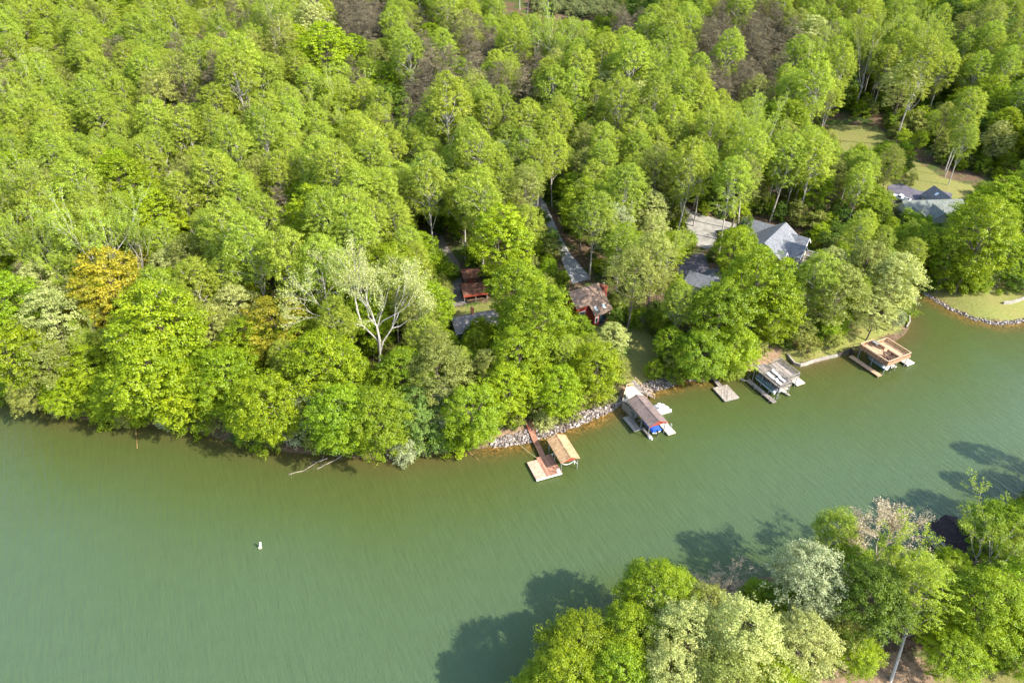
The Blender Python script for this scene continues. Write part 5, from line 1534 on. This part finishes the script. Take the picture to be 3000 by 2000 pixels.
    # garage below it
    x, y, g = house_at(2022.4, 790.8, 4.8)
    t = thing('grey_garage', 'low grey garage with crossing gables at the end of shaded driveway', 'garage', (x, y, g), -38)
    part('wall', 'cream', t, lambda b: (gable_fill(b, .3, 8.2, -3.2, 3.0, -3, 2.8, 4.5, 'x', .5), gable_fill(b, 2.6, 7.4, -.5, 5.6, -3, 2.6, 4.2, 'y')))
    part('roof', 'slate_shingle', t, lambda b: (gable(b, 0, 8.5, -3.7, 3.5, 2.6, 4.7, .16, 'x'), gable(b, 2.1, 7.9, 0, 6.0, 2.5, 4.4, .16, 'y')))
    part('door', 'white', t, lambda b: b.box(.24, .3, -2.4, 2.2, -1, 1.9))
    # house with the pickup
    x, y, g = house_at(2733.9, 584.7, 6.2)
    t = thing('pale_grey_roofed_house', 'house with pale green-grey crossing roofs behind the parked pickup', 'house', (x, y, g), -86)
    part('wall', 'cream', t, lambda b: (gable_fill(b, -4.6, 5.4, -9.6, 8.6, -4, 3.0, 5.9, 'y'), gable_fill(b, 0, 7.8, -3.6, 1.9, -4, 3.0, 5.2, 'x'), gable_fill(b, -10, 0, 3.4, 9.4, -3, 3.1, 5.7, 'x'), gable_fill(b, 0, 6.8, -9.4, -5.2, -4, 3.0, 4.9, 'x')))
    r = part('roof', 'green_shingle', t, lambda b: (gable(b, -5.1, 6.0, -10.0, 9.0, 2.75, 6.2, .17, 'y'), gable(b, .6, 8.3, -4.2, 2.4, 2.85, 5.55, .17, 'x'), gable(b, .6, 7.2, -9.9, -4.7, 2.8, 5.2, .17, 'x')))
    tag(part('roof', 'slate_shingle', t, lambda b: gable(b, -10.5, -1.2, 2.8, 10.0, 2.85, 6.0, .17, 'x')), 'dark back gable roof with a skylight')
    part('skylight', 'skylight', r, lambda b: b.solid([(-6.6, 4.6, 4.78), (-5.6, 4.6, 4.78), (-5.6, 5.4, 5.48), (-6.6, 5.4, 5.48)], [(-6.6, 4.6, 4.86), (-5.6, 4.6, 4.86), (-5.6, 5.4, 5.56), (-6.6, 5.4, 5.56)]))
    part('vent_pipe', 'black', r, lambda b: b.tube((4.5, -.1 + 1.2, 4.0), (4.5, 1.1, 4.9), .1, .1, 8))
    window(t, [(7.8, -.9, 1.4)], '+x', 1.8, 1.5); window(t, [(5.4, 4 + 2.0 * k, 1.4) for k in range(2)], '+x', 1.2, 1.4)
    d = part('deck', 'grey_deck', t, lambda b: b.box(7.85, 10.5, -3.0, 5.5, -.6, -.4))
    part('deck_railing', 'white', d, lambda b: rail(b, (10.4, -2.9, -.4), (10.4, 5.4, -.4), 1, .2))
    posts(d, [(10.3, -2.8), (10.3, 1.2), (10.3, 5.3)], -4.5, -.6, 'white', .1)
    # dark boathouse on the near bank
    o = at(2770.7, 1507.2, 5.3)
    t = thing('dark_boathouse', 'dark brown roofed boathouse among the trees of the near bank', 'boathouse', (*o, 0), -75)
    r = part('roof', 'dark_shingle', t, lambda b: gable(b, 0, 8.6, -3.1, 3.1, 3.6, 5.2, .16, 'x'))
    part('ridge_cap', 'dark_shingle', r, lambda b: b.box(.02, 8.58, -.14, .14, 5.33, 5.38))
    posts(t, [(.5, -2.7), (.5, 2.7), (4.3, -2.7), (4.3, 2.7), (8, -2.7), (8, 2.7)], -2.5, 3.62, 'dark_wood', .1)
    part('beam', 'dark_wood', t, lambda b: (b.box(.3, 8.3, -2.8, -2.6, 3.4, 3.6), b.box(.3, 8.3, 2.6, 2.8, 3.4, 3.6)))
    part('gable_end', 'dark_wood', t, lambda b: (b.solid([(.2, -2.9, 3.62), (.2, 2.9, 3.62), (.2, 0, 5.1)], [(.28, -2.9, 3.62), (.28, 2.9, 3.62), (.28, 0, 5.1)]), b.solid([(8.3, -2.9, 3.62), (8.3, 2.9, 3.62), (8.3, 0, 5.1)], [(8.38, -2.9, 3.62), (8.38, 2.9, 3.62), (8.38, 0, 5.1)])))
    part('deck', 'grey_deck', t, lambda b: (b.box(.2, 9.5, -2.55, -1.5, .4, .6), b.box(.2, 9.5, 1.5, 2.55, .4, .6), b.box(8.2, 12.0, -1.45, 1.45, .4, .62)))
    bt = thing('covered_boat', 'white boat moored inside the dark-roofed boathouse', 'boat', (*o, 0), -75)
    part('hull', 'hull_white', bt, lambda b: boat_hull(b, 7.8, 1.8, 2.1, .2, .8), smooth=True)
    part('cover', 'grey_cover', bt, lambda b: boat_cover(b, 7.5, 2.0, 2.05, 1.05, .5), smooth=True)

def make_truck():
    x, y, z = drop(2639, 583, .6)
    t = thing('pickup_truck', 'white pickup truck with sage lower panels parked on asphalt', 'pickup truck', (x, y, z + .14), -47)
    def sect(b, xs, w, prof):
        rows = []
        for xx, zz0, zz1, ww in xs:
            rows.append([(xx, -ww, zz0), (xx, -ww, zz1), (xx, ww, zz1), (xx, ww, zz0)])
        for a, c in zip(rows, rows[1:]): pass
        b.grid([r + [r[0]] for r in rows]); b.face(rows[0]); b.face(rows[-1][::-1])
    part('body', 'truck_white', t, lambda b: (sect(b, [(-2.8, .75, 1.02, .86), (-2.65, .75, 1.08, .95), (-1.6, .75, 1.16, .98), (-1.0, .75, 1.16, .98), (.45, .75, 1.16, .98)], 0, 0), b.box(.45, 2.75, -.98, -.86, .75, 1.16), b.box(.45, 2.75, .86, .98, .75, 1.16), b.box(2.65, 2.75, -.86, .86, .75, 1.16)))
    part('lower_panel', 'truck_sage', t, lambda b: (b.box(-2.7, 2.7, -.985, -.9, .42, .748), b.box(-2.7, 2.7, .9, .985, .42, .748)))
    part('bed', 'rubber', t, lambda b: b.box(.46, 2.64, -.855, .855, .7, .8))
    c = part('cab', 'truck_white', t, lambda b: sect(b, [(-1.45, 1.16, 1.2, .9), (-.75, 1.16, 1.78, .76), (.2, 1.16, 1.8, .76), (.42, 1.16, 1.3, .86)], 0, 0))
    part('windshield', 'glass', c, lambda b: b.solid([(-1.4, -.78, 1.24), (-1.4, .78, 1.24), (-.8, .68, 1.73), (-.8, -.68, 1.73)], [(-1.44, -.78, 1.26), (-1.44, .78, 1.26), (-.84, .68, 1.75), (-.84, -.68, 1.75)]))
    part('side_window', 'glass', c, lambda b: [b.solid([(-.95, s * .9, 1.25), (.2, s * .88, 1.25), (.1, s * .79, 1.68), (-.65, s * .79, 1.68)], [(-.95, s * .92, 1.25), (.2, s * .9, 1.25), (.1, s * .81, 1.68), (-.65, s * .81, 1.68)]) for s in (-1, 1)])
    for xx in (-1.85, 1.7):
        for s in (-1, 1):
            w = part('wheel', 'rubber', t, lambda b: b.tube((xx, s * .74, .38), (xx, s * 1.0, .38), .38, .38, 16))
            part('rim', 'metal', w, lambda b: b.tube((xx, s * 1.0, .38), (xx, s * 1.01, .38), .22, .2, 12))
    for s in (-1, 1): part('headlight', 'skylight', t, lambda b: b.box(-2.83, -2.79, s * .68 - .16, s * .68 + .16, .8, .98))
    part('bumper', 'steel', t, lambda b: (b.box(-2.98, -2.82, -.92, .92, .45, .68), b.box(2.76, 2.92, -.92, .92, .45, .66)))

def wall_line(name, pts, z0, z1, w, mat, label, cat='sea wall'):
    mb = MB()
    L_ = strip_pts(pts, w)
    n = len(pts)
    for i in range(n - 1):
        a, b, c, d = L_[i], L_[i + 1], L_[2 * n - 2 - i], L_[2 * n - 1 - i]
        mb.solid([(*a, z0), (*b, z0), (*c, z0), (*d, z0)][::-1], [(*a, z1), (*b, z1), (*c, z1), (*d, z1)][::-1])
    o = mb.build(name, M[mat])
    return tag(o, label, cat)

def make_rocks():
    ico = [(0, 0, 1)] + [(.894 * math.cos(a), .894 * math.sin(a), .447) for a in np.arange(5) * 2 * math.pi / 5] + [(.894 * math.cos(a), .894 * math.sin(a), -.447) for a in np.arange(5) * 2 * math.pi / 5 + math.pi / 5] + [(0, 0, -1)]
    ico = np.array(ico)
    F = [(0, 1 + i, 1 + (i + 1) % 5) for i in range(5)] + [(1 + i, 6 + i, 1 + (i + 1) % 5) for i in range(5)] + [(1 + (i + 1) % 5, 6 + i, 6 + (i + 1) % 5) for i in range(5)] + [(11, 6 + (i + 1) % 5, 6 + i) for i in range(5)]
    F = np.array(F)
    rnd = random.Random(2)
    for li, (line, depth, n, desc) in enumerate(((RIP[0], 2.7, 1900, 'loose pale stones lining the bank between tan dock and boathouse'), (RIP[1], 2.3, 900, 'loose grey stones lining the bank beyond the red-gabled boathouse'), (RIP[2], .55, 950, 'stone edging curving round the lawn point'))):
        w = [at(*p) for p in line]
        seg = [math.dist(a, b) for a, b in zip(w, w[1:])]
        VV, FF, TT = [], [], []
        for k in range(n):
            u = rnd.random() * sum(seg); i = 0
            while u > seg[i] and i < len(seg) - 1: u -= seg[i]; i += 1
            f = u / seg[i]
            a, b = Vector(w[i]), Vector(w[i + 1])
            p = a.lerp(b, f); d = (b - a).normalized(); nrm = Vector((-d.y, d.x))
            q = p + nrm * rnd.uniform(-.7, depth) * (1 if li else (.45 + .55 * math.sin(3.0 * (i + f) / len(seg) + .3)))
            s = rnd.choice((.09, .12, .15, .18, .22, .3, .4))
            m = np.array(Quaternion((rnd.gauss(0, 1), rnd.gauss(0, 1), rnd.gauss(0, 1), rnd.gauss(0, 1))).normalized().to_matrix())
            v = ico * (1 + RNG.uniform(-.28, .28, (12, 1))) * np.array([1, rnd.uniform(.6, 1), rnd.uniform(.5, .8)]) * s
            v = v @ m.T + np.array([q.x, q.y, max(zt(q.x, q.y), -.1) + s * .25])
            FF.append(F + len(VV) * 12); VV.append(v); TT.append(np.full(12, min(1, max(0, rnd.gauss(.5, .32)))))
        o = bpy.data.objects.new('riprap_stones', np_mesh('riprap_stones', np.concatenate(VV), np.concatenate(FF), M['stone'], {'tone': np.concatenate(TT)}))
        link(tag(o, desc, 'stones', kind='stuff'))

def branchy(name, pts, r, label, cat, mat, side=0, seed=1, h=.1):
    """a fallen log or bleached limb lying at the water's edge"""
    rnd = random.Random(seed)
    P = [Vector((*at(px, py, z), z)) for px, py, z in pts]
    mb = MB()
    for i in range(len(P) - 1):
        mb.tube(P[i], P[i + 1], r * (1 - .75 * i / len(P)), r * (1 - .75 * (i + 1) / len(P)), 7)
    for k in range(side):
        i = rnd.randrange(len(P) - 1); s = P[i].lerp(P[i + 1], rnd.random())
        d = (P[-1] - P[0]).normalized(); d = Vector((d.x + rnd.gauss(0, .7), d.y + rnd.gauss(0, .7), rnd.uniform(-.05, .35))).normalized()
        ln = rnd.uniform(.6, 2.0)
        e = s + d * ln; mb.tube(s, e, r * .35, r * .15, 5)
        for q in range(2): mb.tube(s.lerp(e, .5), s.lerp(e, .5) + Vector((d.x + rnd.gauss(0, .6), d.y + rnd.gauss(0, .6), d.z + .1)) * ln * .5, r * .18, r * .06, 4)
    return tag(mb.build(name, M[mat], smooth=True), label, cat)

def make_small():
    x, y = at(762, 1603, 0)
    b = thing('marker_buoy', 'white spar buoy floating alone on the open lake', 'buoy', (x, y, 0))
    b.rotation_euler = (math.radians(4), math.radians(14), 0)
    part('spar', 'white', b, lambda m: m.lathe((0, 0, .1), [(.17, -.6), (.17, 1.3), (.15, 1.38), (.05, 1.42)], 16), smooth=False)
    part('collar', 'buoy_band', b, lambda m: m.lathe((0, 0, 0), [(.18, -.2), (.30, -.12), (.32, .08), (.28, .2), (.172, .26)], 16), smooth=True)
    wl = [(2307, 1040), (2316, 1052), (2328, 1066), (2345, 1071), (2360, 1068), (2384, 1059), (2420, 1050), (2455, 1042)]
    wall_line('sea_wall', [at(px, py - 3, .5) for px, py in wl], -1.5, .72, .4, 'concrete', 'pale concrete sea wall curving round the grassy strip between sun decks')
    wall_line('timber_wall', [at(px, py, .5) for px, py in [(2455, 1040), (2492, 1026), (2500, 1034)]], -1.5, .95, .3, 'dark_wood', 'dark timber sea wall ending beside the brown sun deck')
    wall_line('log_edging', [drop(px, py)[:2] for px, py in [(2025, 1108), (2050, 1114), (2075, 1112)]], .1, .75, .3, 'grey_wood', 'bleached log edging the bank left of the narrow gangway', 'log')
    pts = [drop(px, py)[:2] for px, py in [(2938, 890), (2960, 889), (2985, 882), (3010, 872)]]
    z = min(zt(*p) for p in pts)
    wall_line('garden_wall', pts, z - .6, z + .75, .45, 'concrete', 'low stone garden wall on the lawn point', 'wall')
    pts = [drop(px, py)[:2] for px, py in [(2655, 960), (2664, 945), (2663, 925)]]
    wall_line('bank_edging', pts, -.8, .6, .3, 'concrete', 'short pale bank edging behind the brown sun deck')
    branchy('fallen_limb', [(960, 1342, .5), (930, 1352, .2), (890, 1378, .12), (845, 1388, .05)], .13, 'bleached fallen limb reaching into the water below the green trees', 'fallen limb', 'bleached', 7, 3)
    branchy('fallen_limb', [(1010, 1330, .6), (985, 1345, .25), (950, 1362, .1), (930, 1374, .03)], .12, 'grey fallen limb right of the longer bleached limb in the water', 'fallen limb', 'bleached', 6, 4)
    branchy('driftwood', [(262, 1198, .6), (235, 1206, .3), (215, 1217, .15)], .11, 'bleached driftwood tangle under the west shore trees', 'driftwood', 'bleached', 9, 5)
    branchy('sunken_log', [(396, 1246, .15), (399, 1275, .06), (402, 1313, .02)], .2, 'orange sunken log pointing out from the west shore', 'log', 'sunken', 0, 6)
    branchy('sunken_log', [(1366, 1318, .2), (1385, 1334, .06), (1402, 1346, .01)], .16, 'thin half sunken log left of the pale stony bank', 'log', 'sunken', 0, 7)
    branchy('driftwood', [(1372, 1312, .5), (1350, 1316, .2), (1335, 1318, .12)], .12, 'dark driftwood on the shore left of the pale stony bank', 'driftwood', 'dark_wood', 8, 8)

def build_things():
    thing_mats()
    make_dock_tan(); make_boathouse_red(); make_platform(); make_sundeck_grey(); make_sundeck_brown()
    make_houses(); make_truck(); make_rocks(); make_small()
# ------------------------------------------------------------------ light
def build_light():
    az = Vector((.885, -.465, 0)).normalized(); el = math.radians(40)
    d = Vector((az.x * math.cos(el), az.y * math.cos(el), math.sin(el)))
    l = bpy.data.lights.new('sun', 'SUN')
    l.energy = 3.0; l.angle = math.radians(.55); l.color = (1, .945, .85)
    o = bpy.data.objects.new('sun', l)
    o.rotation_euler = (-d).to_track_quat('-Z', 'Y').to_euler()
    o.location = (60, -60, 160)
    COL.objects.link(o)
    w = bpy.data.worlds.new('World'); SC.world = w; w.use_nodes = True
    nt = w.node_tree; nt.nodes.clear()
    s = nt.nodes.new('ShaderNodeTexSky'); s.sky_type = 'NISHITA'; s.sun_disc = False
    s.sun_elevation = el; s.sun_rotation = math.atan2(d.x, d.y); s.air_density = 1.0; s.dust_density = 1.2; s.ozone_density = 1.0
    b = nt.nodes.new('ShaderNodeBackground'); b.inputs[1].default_value = .15
    o2 = nt.nodes.new('ShaderNodeOutputWorld')
    nt.links.new(s.outputs[0], b.inputs[0]); nt.links.new(b.outputs[0], o2.inputs[0])
    SC.view_settings.view_transform = 'Standard'; SC.view_settings.look = 'None'; SC.view_settings.gamma = 1; SC.view_settings.use_curve_mapping = False
    SC.view_settings.exposure = EXPOSURE
    SC.cycles.max_bounces = 6; SC.cycles.diffuse_bounces = 3; SC.cycles.glossy_bounces = 2; SC.cycles.transmission_bounces = 4

EXPOSURE = 1.8
build_light()
build_ground()
build_water()
build_roads()
build_trees()
if 'build_things' in globals(): build_things()
